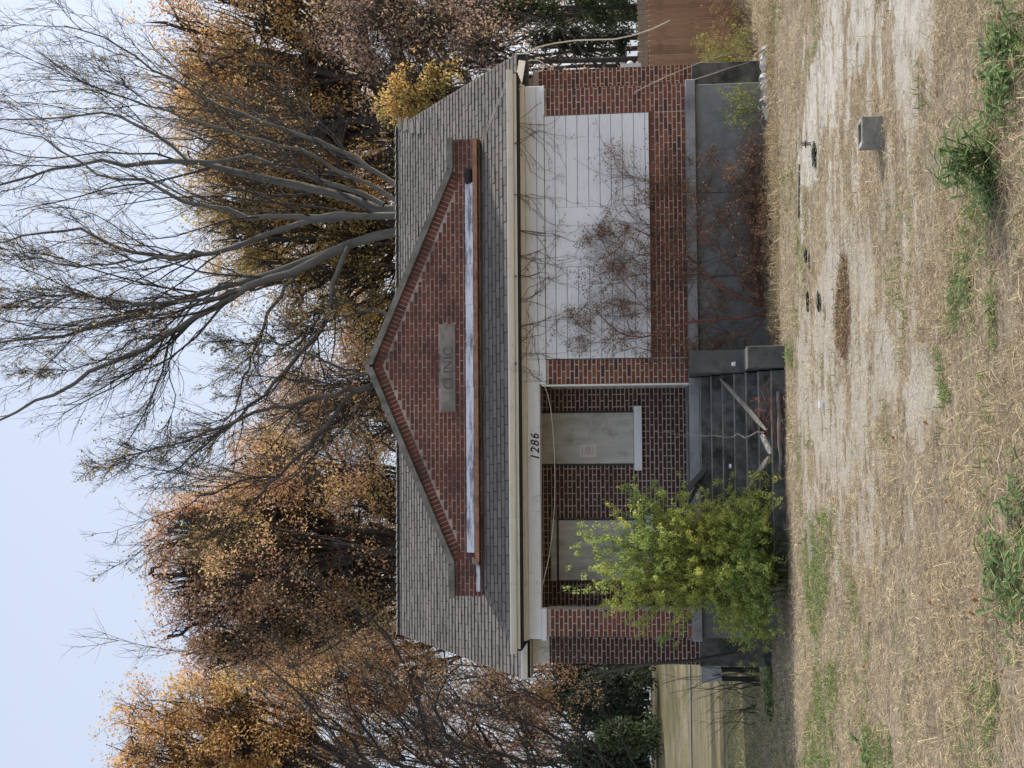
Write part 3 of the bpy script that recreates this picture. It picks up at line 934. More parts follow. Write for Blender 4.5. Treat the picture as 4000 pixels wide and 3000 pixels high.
caps((-XE, RY1, RZ1 + .0), (XE, RY1, RZ1 + .0), 60, .13, 'ridge_caps', main_roof)
# rake boards and verge trim
for s in (-1, 1):
    m = MB()
    x0, x1 = (s * XE - .02, s * XE + .0) if s > 0 else (s * XE, s * XE + .02)
    m.prism([(RY0, EZ - .05), (RY1, RZ1 - .03), (RY1, RZ1 - .20), (RY0, EZ - .22)], x0 + s * .004, x1 + s * .004, 'x')
    m.build('rake_board', M['trim_cream'], HB)
    g = MB()
    xx = (-4.84, -4.6) if s < 0 else (4.6, 4.84)
    g.prism([(YM + .3, 3.7), (RY1, RZ1 - .25), (2 * RY1 - YM - .3, 3.7)], xx[0], xx[1], 'x')
    g.build('side_gable', M['brick'], HB)
# bump of lifted shingles and missing tabs near the right end of the ridge
p = py_(1600, 480, 4.6)
for k in range(4):
    q = py_(1590 + 22 * k, 474 + 9 * k, 4.85 - .27 * k)
    MB().obox((q[0] + random.uniform(-.05, .05), q[1], RZ1 - (RY1 - q[1]) * math.tan(SL) + .03), (.12, .01 * k, .01), (0, .06, .045), (.0, -.005, .008)).build('lifted_shingle', M['shingle'], main_roof)

# eaves: gutter, fascia, soffit, mouldings, frieze
gz1 = aty(1500, 1986, -.55)[2]; gz0 = aty(1500, 2011, -.55)[2]
GP = [(-.575, gz1), (-.575, gz1 - .02), (-.56, gz1 - .05), (-.545, gz0 + .02), (-.53, gz0), (-.475, gz0), (-.475, gz1 - .004), (-.485, gz1 - .004), (-.485, gz0 + .012), (-.525, gz0 + .012), (-.535, gz0 + .03), (-.56, gz1 - .018)]
MB().prism(GP, -4.46, 4.44, 'x').build('gutter', M['trim_cream'], HB)
MB().box(-4.40, 4.40, -.465, -.45, gz0 - .045, gz1 - .01).build('fascia_board', M['trim_cream'], HB)
sz = gz0 - .05
MB().box(-4.40, 4.40, -.449, .02, sz, sz + .02).build('soffit_panel', M['soffit'], HB)
zfr1 = aty(1500, 2058, -.04)[2]
zfrL = aty(1000, 2112, -.03)[2]
zfrR = aty(2200, 2127, -.03)[2]
MB().prism([(-.16, sz - .002), (-.145, sz - .03), (-.10, sz - .06), (-.075, zfr1 + .02), (-.055, zfr1), (-.0, zfr1), (-.0, sz - .002)], -4.33, 4.33, 'x').build('crown_moulding', M['trim_cream'], HB)
fb = MB().bbox(-4.31, -.0, -.045, .2, zfrL, zfr1 - .003, .006)
fb.build('frieze_board', M['wood_white'], HB)
MB().bbox(-.384, .002, -.046, -.0, zfrR, zfrL - .002, .004).build('frieze_board', M['wood_white'], HB)
zl = aty(2000, 2099, -.03)[2]
MB().bbox(.003, 4.31, -.045, -.0, zl + .003, zfr1 - .003, .006).build('frieze_board', M['boards'], HB)
MB().bbox(.003, 4.31, -.043, -.0, zfrR + .002, zl - .002, .006).build('frieze_board', M['boards'], HB)
# porch beam bead
MB().box(-3.85, -.39, -.05, -.046, zfrL - .0, zfrL + .012).build('beam_bead', M['trim_cream'], HB)
# white blocks on top of both end piers
for a, b in ((-4.33, -3.84), (3.84, 4.31)):
    c0 = aty(2600 if a > 0 else 560, 2121 if a > 0 else 2136, -.06)[2]
    MB().bbox(a, b, -.075, .1, c0, (zfrR if a > 0 else zfrL) - .003, .006).build('pier_cap', M['wood_white'], HB)
# white infill boards between the piers
WB0 = aty(2000, 2541, 0)[2]
MB().box(.01, 3.835, .012, .05, WB0, zfrR).build('infill_backing', M['backing_dark'], HB)
ztop = zfrR
b1 = aty(2000, 2171, 0)[2]
def board(x0, x1, z0, z1, mat='boards', y=-.012):
    d = random.uniform(-.002, .002)
    MB().bbox(x0, x1, y + d, y + .022 + d, z0 + .003, z1 - .003, .007).build('siding_board', M[mat], HB)
board(.012, 3.835, b1, ztop - .001)
xp0, xp1 = aty(1968, 2300, 0)[0], aty(2192, 2300, 0)[0]
nb = 8; hb = (b1 - (WB0 + .0)) / 8.35
zz = b1
k = 0
while zz - hb > WB0 - .01 or k < 8:
    z0 = max(zz - hb, WB0)
    for (a, b) in ((.012, xp0 - .035), (xp1 + .002, 3.835)):
        board(a, b, z0, zz)
    zz -= hb; k += 1
for (a, b) in ((.012, xp0 - .035), (xp1 + .002, 3.835)):
    if zz > WB0 + .02: board(a, b, WB0, zz)
MB().bbox(xp0 - .032, xp0 - .002, -.022, .02, WB0, b1 - .003, .004).build('batten', M['wood_white'], HB)
MB().bbox(xp0, xp1 - .001, -.014, .02, WB0 + .002, b1 - .004, .005).build('plain_panel', M['wood_white'], HB)
# boarded windows in the porch
def boarded(x0, x1, z0, z1, sx0, sx1, sz0, frame_top=False, lab=None):
    fr = MB()
    y = YP
    fr.box(x0 - .03, x0, y - .03, y + .01, z0, z1 + .03); fr.box(x1, x1 + .03, y - .03, y + .01, z0, z1 + .03); fr.box(x0, x1, y - .03, y + .01, z1, z1 + .03)
    f = fr.build('window_frame', M['backing_dark'], HB)
    if lab: f['label'] = lab
    MB().bbox(x0 + .004, x1 - .004, y - .045, y - .02, z0 + .004, z1 - .004, .004).build('plywood_sheet', M['plywood'], f)
    MB().bbox(sx0, sx1, y - .09, y + .0, sz0, z0 - .002, .008).build('window_sill', M['wood_white'], f)
    return f
yy = YP - .045
wx0, wx1 = py_(2300, 1812, yy)[0], py_(2300, 1612, yy)[0]
wz1, wz0 = py_(2105, 1700, yy)[2], py_(2476, 1700, yy)[2]
wf = boarded(wx0, wx1, wz0, wz1, py_(2490, 1838, YP - .09)[0], py_(2490, 1585, YP - .09)[0], py_(2508, 1700, YP - .09)[2])
# notice sheet with faint print
nx0, nx1 = py_(2300, 1785, yy)[0], py_(2300, 1738, yy)[0]
nz1, nz0 = py_(2266, 1760, yy)[2], py_(2329, 1760, yy)[2]
m_simple('paper', (.70, .62, .58), (.76, .69, .64), 9)
m_simple('faded_ink', (.22, .10, .10), (.30, .16, .15), 9)
pp = MB().box(nx0, nx1, YP - .048, YP - .0455, nz0, nz1).build('notice_paper', M['paper'], HB)
tm = MB()
W = nx1 - nx0; H = nz1 - nz0
for r, fr_ in enumerate((.10, .16, .30, .36, .42, .50, .56, .62, .74, .84)):
    xx = nx0 + W * (.12 + .1 * (r % 3 == 0))
    while xx < nx1 - W * .16:
        ww = random.uniform(.008, .026)
        tm.box(xx, min(xx + ww, nx1 - W * .1), YP - .0488, YP - .0481, nz1 - H * fr_ - .007, nz1 - H * fr_)
        xx += ww + .006
tm.build('faded_print', M['faded_ink'], pp)
w2x0, w2x1 = py_(2300, 2268, yy)[0], py_(2300, 2032, yy)[0]
w2z1, w2z0 = py_(2182, 2150, yy)[2], py_(2520, 2150, yy)[2]
f2 = boarded(w2x0, w2x1, w2z0, w2z1, w2x0 - .12, w2x1 + .1, w2z0 - .13)
MB().bbox(w2x0 - .01, w2x1 + .01, YP - .05, YP, w2z1 + .032, w2z1 + .13, .006).build('window_head', M['plywood'], f2)

# house number in hand-lettered script
fc = bpy.data.curves.new('house_number', 'FONT')
fc.body = '1286'; fc.size = .185; fc.shear = .28; fc.extrude = .002; fc.offset = .0022; fc.space_character = 1.18
fo = bpy.data.objects.new('house_number', fc); COL.objects.link(fo)
dg = bpy.context.evaluated_depsgraph_get()
nm = bpy.data.meshes.new_from_object(fo.evaluated_get(dg))
bpy.data.objects.remove(fo)
nm.materials.clear(); nm.materials.append(M['iron_black'])
hn = bpy.data.objects.new('house_number', nm); COL.objects.link(hn); hn.parent = HB
pn = py_(2106, 1800, -.047)
hn.location = (pn[0], -.0475, pn[2]); hn.rotation_euler = (PI / 2 - .0, -.012, 0)
hn.rotation_mode = 'XYZ'

# main eaves left and right: gutter, frieze, soffit
for s in (-1, 1):
    xo = (-5.02, -4.34) if s < 0 else (4.34, 5.0)
    gzz = EZ - .02
    if s < 0:
        MB().prism([(RY0 - .12, gzz - .0), (RY0 - .12, gzz - .03), (RY0 - .095, gzz - .10), (RY0 - .02, gzz - .10), (RY0 - .02, gzz - .004), (RY0 - .03, gzz - .004), (RY0 - .03, gzz - .088), (RY0 - .085, gzz - .088), (RY0 - .108, gzz - .03)], xo[0], xo[1], 'x').build('side_gutter', M['trim_cream'], HB)
        MB().box(xo[0] + .17, xo[1], YM - .045, YM - .002, 3.50, 3.74).build('side_frieze', M['trim_cream'], HB)
        MB().prism([(YM - .12, 3.78), (YM - .05, 3.70), (YM - .05, 3.78)], xo[0] + .17, xo[1], 'x').build('side_moulding', M['trim_cream'], HB)
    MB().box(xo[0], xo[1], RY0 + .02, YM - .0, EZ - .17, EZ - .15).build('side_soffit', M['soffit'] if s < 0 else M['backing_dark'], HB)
# loose broken fascia board hanging at the right corner
a = py_(2000, 232, -.1); b = py_(2040, 348, -.15)
a, b = py_(2040, 236, .5), py_(2022, 345, -.2)
d = (b - a) / 2; c = (a + b) / 2
MB().obox(c, d, np.array([.004, .012, 0]), np.array([.012, 0, .055])).build('loose_board', M['dead_wood_pale'], HB)
a, b = py_(2012, 300, .2), py_(2030, 350, -.25)
MB().obox((a + b) / 2, (b - a) / 2, np.array([.01, .01, 0]), np.array([.0, 0, .035])).build('loose_board', M['trim_cream'], HB)
# electric meter on the right side wall
mb = MB().box(4.852, 4.95, YM + .15, YM + .42, 1.92, 2.26)
mo = mb.build('meter_box', M['grey_metal'], HB)
MB().tube([(4.95, YM + .28, 2.10), (5.0, YM + .28, 2.10), (5.02, YM + .28, 2.10)], [.06, .055, .03], 10).build('meter_dome', M['white_plastic'], mo, True)
MB().tube([(4.95, YM + .2, 1.98), (4.99, YM + .2, 1.98)], [.012, .012], 6).build('meter_tap', M['white_plastic'], mo)

# foundations, slab and steps
SLZ = ZS - .155
MB().bbox(.03, 4.31, -.085, .35, SLZ, ZS - .004, .01).build('porch_slab', M['slab_paint'], HB)
MB().bbox(-4.32, -3.3, -.085, .35, SLZ, ZS - .004, .01).build('porch_slab', M['slab_paint'], HB)
MB().box(-4.26, -.39, -.06, YP, ZS - .15, ZS - .002).build('porch_floor', M['concrete'], HB)
fo_ = MB()
xs = [.03, 1.25, 2.55, 4.25]
for i in range(3):
    MB().bbox(xs[i] + (.004 if i else 0), xs[i + 1] - .004, .0, .3, -.15, SLZ - .002, .008).build('foundation_panel', M['stucco'], HB)
MB().bbox(-4.27, -3.32, .0, .3, -.15, SLZ - .002, .008).build('foundation_panel', M['stucco'], HB)
for s in (-1, 1):
    a, b = (4.32, 4.86) if s > 0 else (-4.86, -4.32)
    MB().bbox(a, b, YM - .02, YM + .007, .78, 1.095, .006).build('wall_base', M['step_concrete'], HB)
    MB().bbox(a, b, YM - .0, YM + .007, -.1, .775, .004).build('wall_base', M['step_concrete'], HB)
NS = 8
rise = ZS / NS; tread = .275
SX0, SX1 = -3.0, -.31
for k in range(NS):
    z1 = ZS - .002 - k * rise if k else ZS - .003
    y1 = -.065 - (k - 1) * tread if k else .0
    y0 = -.065 - k * tread
    if k == 0:
        MB().bbox(SX0, SX1, -.085, -.061, z1 - rise, z1, .006).build('step_nosing', M['slab_paint'], HB)
        continue
    y0 = -.085 - k * tread; y1 = -.085 - (k - 1) * tread
    st = MB().bbox(SX0, SX1, y0, y1 - .002, -.1, z1, .012)
    so_ = st.build('step', M['step_concrete'], HB)
    MB().bbox(SX0 + .01, SX1 - .01, y0 - .004, y0 + .03, z1 - .016, z1 + .003, .004).build('worn_edge', M['concrete'], so_)
m_simple('newel_concrete', (.065, .066, .064), (.155, .155, .148), 6, .95, 70, .6, .008, dirt=(.04, .045, .035), dscale=3.0, dpos=(.5, .7))
for (a, b) in ((-.30, .025), (-3.32, -3.005)):
    MB().bbox(a, b, -1.22, -.09, -.1, ZS - .006, .006).build('stair_cheek', M['newel_concrete'], HB)
    if a > -1: MB().bbox(a + .01, b - .01, -2.12, -1.225, -.1, .47, .010).build('stair_block', M['newel_concrete'], HB)
# small pink-dark hole vent in the slab edge
MB().box(2.02, 2.09, -.004, .0, ZS + .01, ZS + .06).build('wall_vent', M['backing_dark'], HB)

# thin cord drooping across the porch
cord = [py_(a, b, -.2) for a, b in ((2126, 1508), (2140, 1540), (2152, 1600), (2160, 1680), (2166, 1780), (2168, 1880), (2166, 1980), (2159, 2070), (2146, 2170), (2128, 2250), (2114, 2305))]
co = MB().tube(cord, .0055, 5).build('porch_cord', M['cable_pale'], None, True)
tag(co, 'thin pale cord sagging across the top of the open porch', 'cord')

# ------------------------------------------------------------------ fence on the right
def fence(p0, p1, zt0, zb, label, picket=.14, grp='wooden privacy fences beside the clinic', mat='fence_wood', rails_front=False):
    p0, p1 = np.array(p0, float), np.array(p1, float)
    L = np.linalg.norm(p1 - p0); d = (p1 - p0) / L; nrm = np.array([d[1], -d[0]])
    if nrm[1] > 0: nrm = -nrm
    base = thing('wooden_fence', label, 'fence', (p0[0], p0[1], zb), grp)
    n = int(L / (picket + .008))
    for k in range(n):
        c = p0 + d * (k + .5) * L / n
        h = picket / 2; t = .009 + 0
        zt_ = zt0 + random.uniform(-.012, .012)
        m = MB()
        a = c - d * h + nrm * random.uniform(0, .006); b = c + d * h + nrm * random.uniform(0, .006)
        e = d * .028
        outl = [(a, zb), (b, zb), (b, zt_ - .045), (b - e, zt_), (a + e, zt_), (a, zt_ - .045)]
        vs = [(q[0] - nrm[0] * t, q[1] - nrm[1] * t, z) for q, z in outl] + [(q[0] + nrm[0] * t, q[1] + nrm[1] * t, z) for q, z in outl]
        m.add(vs, [(5, 4, 3, 2, 1, 0), (6, 7, 8, 9, 10, 11)] + [(i, (i + 1) % 6, (i + 1) % 6 + 6, i + 6) for i in range(6)])
        m.build('picket', M[mat], base)
    for z in (zb + .3, (zb + zt0) / 2, zt0 - .25):
        s = 1 if rails_front else -1
        c = (p0 + p1) / 2 + nrm * s * .04
        MB().obox((c[0], c[1], z), (d[0] * L / 2, d[1] * L / 2, 0), (nrm[0] * .02, nrm[1] * .02, 0), (0, 0, .045)).build('rail', M['fence_grey'], base)
    return base
fA = aty(2700, 2475, 10.5); fB = aty(3060, 2462, 7.6)
fence((fA[0] - .9, 11.9), (fB[0] + 2.6, 3.9), 1.88, -.05, 'reddish brown picket fence running back from the yard beside the clinic')
fC = aty(2740, 2437, 16.0)
fence((fC[0] - 4, 16.3), (fC[0] + 7, 16.0), 2.25, -.05, 'taller weathered fence section standing behind the reddish picket fence', rails_front=True, mat='fence_grey')

# ------------------------------------------------------------------ trees
def lines_children(P, R, nper, tr, ang, lenf, L0, K, rr, rmin, wander, trop, g):
    """children of the centre lines P (N,K0,3), R (N,K0)"""
    Np, K0, _ = P.shape
    n = Np * nper
    pi = np.repeat(np.arange(Np), nper)
    t = g.uniform(tr[0], tr[1], n) * (K0 - 1)
    i = np.minimum(t.astype(int), K0 - 2); f = (t - i)[:, None]
    p = P[pi, i] * (1 - f) + P[pi, i + 1] * f
    T = norm(P[pi, i + 1] - P[pi, i])
    r0 = (R[pi, i] * (1 - f[:, 0]) + R[pi, i + 1] * f[:, 0])
    rd = norm(np.cross(T, rand_dirs(n, g)))
    a = np.radians(g.uniform(ang[0], ang[1], n))[:, None]
    d = norm(T * np.cos(a) + rd * np.sin(a))
    plen = np.linalg.norm(np.diff(P, axis=1), axis=2).sum(1)[pi]
    L = (L0 if L0 else plen * lenf) * g.uniform(.55, 1.25, n) * (1.15 - .55 * t / (K0 - 1))
    C = np.empty((n, K, 3)); C[:, 0] = p
    st = (L / (K - 1))[:, None]
    for k in range(1, K):
        d = norm(d + g.normal(size=(n, 3)) * wander + np.array([0, 0, trop]))
        C[:, k] = C[:, k - 1] + d * st
    rs = np.maximum(r0 * rr, rmin)
    Rr = rs[:, None] * np.linspace(1, .35, K)[None]
    return C, Rr

def resample(pts, rad, K):
    pts = np.array(pts, float); rad = np.array(rad, float)
    s = np.concatenate([[0], np.cumsum(np.linalg.norm(np.diff(pts, axis=0), axis=1))])
    u = np.linspace(0, s[-1], K)
    return np.stack([np.interp(u, s, pts[:, j]) for j in range(3)], -1), np.interp(u, s, rad)

def leaves_on(P, n, size, g, jit=.12, flat=0):
    N_, K, _ = P.shape
    pi = g.integers(0, N_, n); t = g.uniform(.15, 1, n) * (K - 1); i = np.minimum(t.astype(int), K - 2); f = (t - i)[:, None]
    c = P[pi, i] * (1 - f) + P[pi, i + 1] * f + g.normal(size=(n, 3)) * jit
    A = rand_dirs(n, g) + np.array([0, 0, -.35]); Nn = rand_dirs(n, g) + np.array([0, 0, flat])
    L = size * g.uniform(.6, 1.4, n)
    return c, A, Nn, L, L * g.uniform(.45, .8, n)

def bare_tree(name, label, base, trunk_top, limbs, bark, seed, leafn=0, leafmat=None, leafsize=.09, lv=(9, 7, 5), fine=.006, group=None, trunk_r=.35):
    g = np.random.default_rng(seed)
    root = thing(name, label, 'tree', tuple(base), group)
    KT = 10
    tp, tr = resample([base, (np.array(base) * .4 + np.array(trunk_top) * .6) + g.normal(size=3) * .15, trunk_top], [trunk_r * 1.25, trunk_r, trunk_r * .85], KT)
    tube_obj('trunk', [(tp[None], tr[None], 10)], bark, root)
    P0, R0 = [], []
    for pts, r0, r1 in limbs:
        k = len(pts)
        a, r = resample(pts, np.linspace(r0, r1, k), 22)
        a[1:-1] += g.normal(size=(20, 3)) * .035
        P0.append(a); R0.append(r)
    P0, R0 = np.array(P0), np.array(R0)
    P1, R1 = lines_children(P0, R0, lv[0], (.14, 1), (15, 42), .40, None, 10, .40, fine * 2.0, .11, .09, g)
    P2, R2_ = lines_children(P1, R1, lv[1], (.12, 1), (18, 48), .48, None, 6, .5, fine * 1.2, .13, .06, g)
    P3, R3 = lines_children(P2, R2_, lv[2], (.1, 1), (18, 52), .6, None, 4, .6, fine * .8, .17, .04, g)
    tube_obj('limbs', [(P0, R0, 8)], bark, root)
    tube_obj('branches', [(P1, R1, 5), (P2, R2_, 4)], M['bark_twig'], root)
    o = tube_obj('twigs', [(P3, R3, 3)], M['bark_twig'], root); o['kind'] = 'stuff'
    if leafn:
        # leaves hang in loose bunches on some of the twigs
        keep = g.random(len(P3)) < .22
        c = leaves_on(P3[keep], leafn, leafsize, g, .06)
        o = link('crown', leaf_mesh('crown', *c), root, leafmat); o['kind'] = 'stuff'
    return root

def L_(pts, y, dy=0.0):
    """photo pixels as stored -> a limb at depth y (drifting by dy)"""
    n = len(pts)
    return [py_(a, b, y + dy * i / max(n - 1, 1)) for i, (a, b) in enumerate(pts)]
YT = 14.0
base1 = py_(2500, 960, YT); base1[2] = 0
fork1 = py_(1760, 905, YT)
limbs = []
def limb(pts, r0, r1, dy, y=YT): limbs.append((L_(pts, y, dy), r0 * .80, r1 * .7))
limb([(1760, 905), (1640, 850), (1526, 817), (1400, 790), (1302, 760), (1085, 702), (926, 665), (767, 636), (665, 629), (492, 644), (390, 629), (217, 662), (0, 730), (-250, 780)], .20, .035, 2.0)
limb([(1760, 905), (1620, 850), (1526, 838), (1374, 846), (1215, 853), (1013, 853), (860, 822), (723, 788), (560, 700), (400, 690), (200, 560), (0, 500)], .15, .02, -1.5)
limb([(1760, 905), (1640, 900), (1526, 904), (1338, 969), (1222, 1014), (1013, 1080), (817, 1137), (622, 1202), (383, 1275), (217, 1318), (0, 1333), (-200, 1400)], .20, .03, 1.0)
limb([(1338, 969), (1157, 1058), (947, 1130), (723, 1268), (550, 1376), (362, 1448), (217, 1535), (0, 1644), (-150, 1720)], .16, .025, -2.0)
limb([(1374, 846), (1200, 865), (1085, 905), (940, 965), (796, 991), (651, 1013), (463, 969), (304, 890), (145, 911), (0, 940), (-200, 960)], .12, .025, 1.5)
limb([(796, 991), (650, 1015), (480, 1027), (289, 1041), (100, 1000), (0, 991)], .06, .02, -.6)
limb([(940, 1130), (800, 1170), (640, 1190), (480, 1185), (300, 1150), (150, 1160), (0, 1200)], .07, .02, .8)
limb([(1360, 969), (1338, 1014), (1295, 1174), (1266, 1260), (1157, 1405), (1041, 1528), (940, 1629), (832, 1709), (709, 1817), (600, 1860)], .11, .02, -1.5)
limb([(1157, 1058), (1041, 1239), (969, 1434), (911, 1607), (840, 1700)], .07, .015, 1.0)
limb([(1760, 905), (1600, 760), (1504, 687), (1324, 600), (1157, 521), (1000, 430), (800, 350), (600, 300)], .10, .02, 1.8)
limb([(1700, 850), (1520, 700), (1300, 570), (1085, 492), (868, 420), (700, 330), (550, 239), (400, 150), (250, 100)], .09, .02, -.8)
limb([(1500, 800), (1200, 680), (980, 610), (759, 651), (615, 528), (463, 463), (390, 448), (217, 463), (0, 463), (-150, 460)], .09, .02, 2.4)
limb([(1640, 850), (1400, 700), (1180, 590), (980, 540), (760, 470), (560, 400), (330, 330), (150, 200)], .08, .015, -2.2)
limb([(723, 1268), (640, 1310), (520, 1330), (400, 1400), (300, 1440), (160, 1460)], .05, .012, .6)
limb([(622, 1202), (470, 1180), (330, 1150), (180, 1170), (40, 1210)], .05, .012, -.8)
limb([(1013, 1080), (870, 1110), (740, 1200), (680, 1300), (660, 1440), (690, 1560), (640, 1700)], .05, .012, .5)
bare_tree('bare_tree', 'large nearly bare grey limbed tree rising over the right half of the roof', base1, fork1, limbs, M['bark_grey'], 11,
          leafn=9000, leafmat=M['leaf_yellow'], leafsize=.065, lv=(13, 9, 6), fine=.0066, trunk_r=.26)
# second stem group behind the apex of the gable
limbs = []
YT2 = 12.5
limb([(1640, 1440), (1447, 1506), (1360, 1535), (1302, 1636), (1193, 1760), (1085, 1853), (950, 1880), (796, 1933), (700, 2000)], .11, .015, 1.0, YT2)
limb([(1447, 1506), (1230, 1557), (1100, 1590), (976, 1615), (870, 1670), (759, 1709), (629, 1745), (500, 1800)], .085, .012, -1.0, YT2)
limb([(1085, 1853), (1000, 1960), (880, 2060), (760, 2150)], .05, .01, .5, YT2)
limb([(1500, 1480), (1350, 1440), (1200, 1380), (1050, 1330), (900, 1350)], .06, .012, .9, YT2)
limb([(1550, 1250), (1470, 1210), (1350, 1230), (1200, 1290), (1050, 1400)], .07, .012, 1.2, YT2)
b2 = py_(2400, 1380, YT2); b2[2] = 0
bare_tree('bare_tree', 'smaller bare forked tree rising directly behind the apex of the gable', b2, py_(1640, 1440, YT2), limbs, M['bark_mid'], 23,
          leafn=4500, leafmat=M['leaf_yellow'], leafsize=.065, lv=(16, 9, 6), fine=.0065, trunk_r=.14)
# leaning dark multi-stem tree at the left edge
limbs = []
YT3 = 9.0
limb([(2450, 3060), (2100, 3040), (1800, 3010), (1666, 2986), (1659, 2813), (1593, 2617), (1528, 2502), (1434, 2400), (1330, 2330), (1200, 2260)], .075, .012, 1.0, YT3)
limb([(2450, 3060), (2000, 2960), (1760, 2900), (1695, 2776), (1738, 2654), (1810, 2581), (1760, 2480)], .06, .010, -.8, YT3)
limb([(2450, 3060), (1900, 3050), (1528, 2986), (1413, 2849), (1326, 2617), (1280, 2500)], .065, .012, .8, YT3)
limb([(2450, 3060), (1700, 3080), (1376, 2993), (1268, 2813), (1123, 2661), (1000, 2560), (900, 2520)], .06, .010, -1.0, YT3)
limb([(2400, 3060), (2200, 2900), (2050, 2830), (1900, 2780), (1800, 2800)], .05, .010, .4, YT3)
limb([(2400, 3000), (2150, 2750), (2050, 2700), (1950, 2690), (1850, 2640)], .04, .010, -.4, YT3)
b3 = py_(2600, 3070, YT3); b3[2] = 0
bare_tree('bare_tree', 'dark leaning many stemmed bare tree at the far left of the clinic', b3, py_(2450, 3060, YT3), limbs, M['bark_dark'], 31,
          leafn=3000, leafmat=M['leaf_brown'], leafsize=.055, lv=(14, 8, 5), fine=.006, trunk_r=.15)

def leafy_tree(name, label, base, top, blobs, bark, leafmat, seed, nleaf, leafsize=.12, trunk_r=.3, nbr=26, group=None, gap=.0, cat='tree', twl=.9, jit=.26, fine=.010):
    """blobs: (centre, radius vector); limbs reach into every blob and leaves follow the twigs"""
    g = np.random.default_rng(seed)
    root = thing(name, label, cat, tuple(base), group)
    base, top = np.array(base, float), np.array(top, float)
    tp, tr = resample([base, base * .5 + top * .5 + g.normal(size=3) * .2, top], [trunk_r, trunk_r * .75, trunk_r * .12], 16)
    more = []
    for (c, rad) in blobs:                       # uneven outline: smaller lumps around each lump
        for k in range(2):
            d = rand_dirs(1, g)[0]
            more.append((np.array(c) + d * np.array(rad) * .85, np.array(rad) * g.uniform(.4, .65)))
    blobs = list(blobs) + more
    nbr = int(nbr * .40)
    P1, R1, P2, vol = [], [], [], np.array([np.prod(b[1]) for b in blobs]) ** .75
    for (c, rad) in blobs:
        c = np.array(c, float); rad = np.array(rad, float)
        f = g.uniform(.35, .95); i = int(f * 15)
        # leave the trunk below the blob
        cand = tp[tp[:, 2] < c[2] - .2 * rad[2]] if (tp[:, 2] < c[2] - .2 * rad[2]).any() else tp[:3]
        s = cand[min(len(cand) - 1, max(0, int(len(cand) * g.uniform(.6, 1.0)) - 1))]
        mid = s * .45 + c * .55 + np.array([0, 0, -.12 * np.linalg.norm(c - s)]) + g.normal(size=3) * .25
        lim, r = resample([s, mid, c, c + (c - mid) * .10], [trunk_r * .42, trunk_r * .25, trunk_r * .12, .012], 14)
        lim[1:] += g.normal(size=(13, 3)) * .07
        P1.append(lim); R1.append(r)
    P1, R1 = np.array(P1), np.array(R1)
    Q, QR, own = [], [], []
    for bi, (c, rad) in enumerate(blobs):
        n = max(6, int(nbr * vol[bi] / vol.mean()))
        d = rand_dirs(n, g); rr = g.uniform(.35, 1.0, n)[:, None] ** .6
        e = np.array(c) + d * np.array(rad) * rr
        st = P1[bi][g.integers(5, 14, n)]
        t = np.linspace(0, 1, 8)[None, :, None]
        m = (st + e) / 2 + np.array([0, 0, -.12]) * np.linalg.norm(e - st, axis=1)[:, None] + g.normal(size=(n, 3)) * .15
        cur = st[:, None] * (1 - t) ** 2 + 2 * m[:, None] * t * (1 - t) + e[:, None] * t ** 2
        cur[:, 1:] += g.normal(size=(n, 7, 3)) * .04
        Q.append(cur); QR.append(np.linspace(trunk_r * .11, .012, 8)[None].repeat(n, 0))
    Q, QR = np.concatenate(Q), np.concatenate(QR)
    P3, R3 = lines_children(Q, QR, 4, (.25, 1), (22, 60), None, twl * 1.25, 4, .55, fine, .16, .06, g)
    P4, R4 = lines_children(P3, R3, 3, (.2, 1), (22, 55), None, twl * .65, 3, .6, fine * .8, .18, .03, g)
    tube_obj('trunk', [(tp[None], tr[None], 9)], bark, root)
    tube_obj('branches', [(P1, R1, 6), (Q, QR, 4)], bark, root)
    o = tube_obj('twigs', [(P3, R3, 3), (P4, R4, 3)], bark, root); o['kind'] = 'stuff'
    if nleaf:
        sel = g.random(len(P4)) > gap
        c = airy(leaves_on(P4[sel], int(nleaf * 1.45), leafsize * 1.12, g, jit), g)
        o = link('crown', leaf_tris('crown', *c), root, leafmat); o['kind'] = 'stuff'
    return root
def blob(px, py, rpx_h, rpx_v, y, ry=None, dy=0):
    """crown lump from the photo: centre pixel, half width and half height in pixels, at depth y"""
    c = py_(px, py, y + dy); s = (y - CAM[1]) / FPX
    rpx_h *= 1.25; rpx_v *= 1.25
    return (c, (rpx_h * s, (ry if ry else (rpx_h + rpx_v) / 2 * s), rpx_v * s))
def trunk_pts(bx, by, tx, ty, y):
    b = py_(bx, by, y); b[2] = 0
    return b, py_(tx, ty, y)

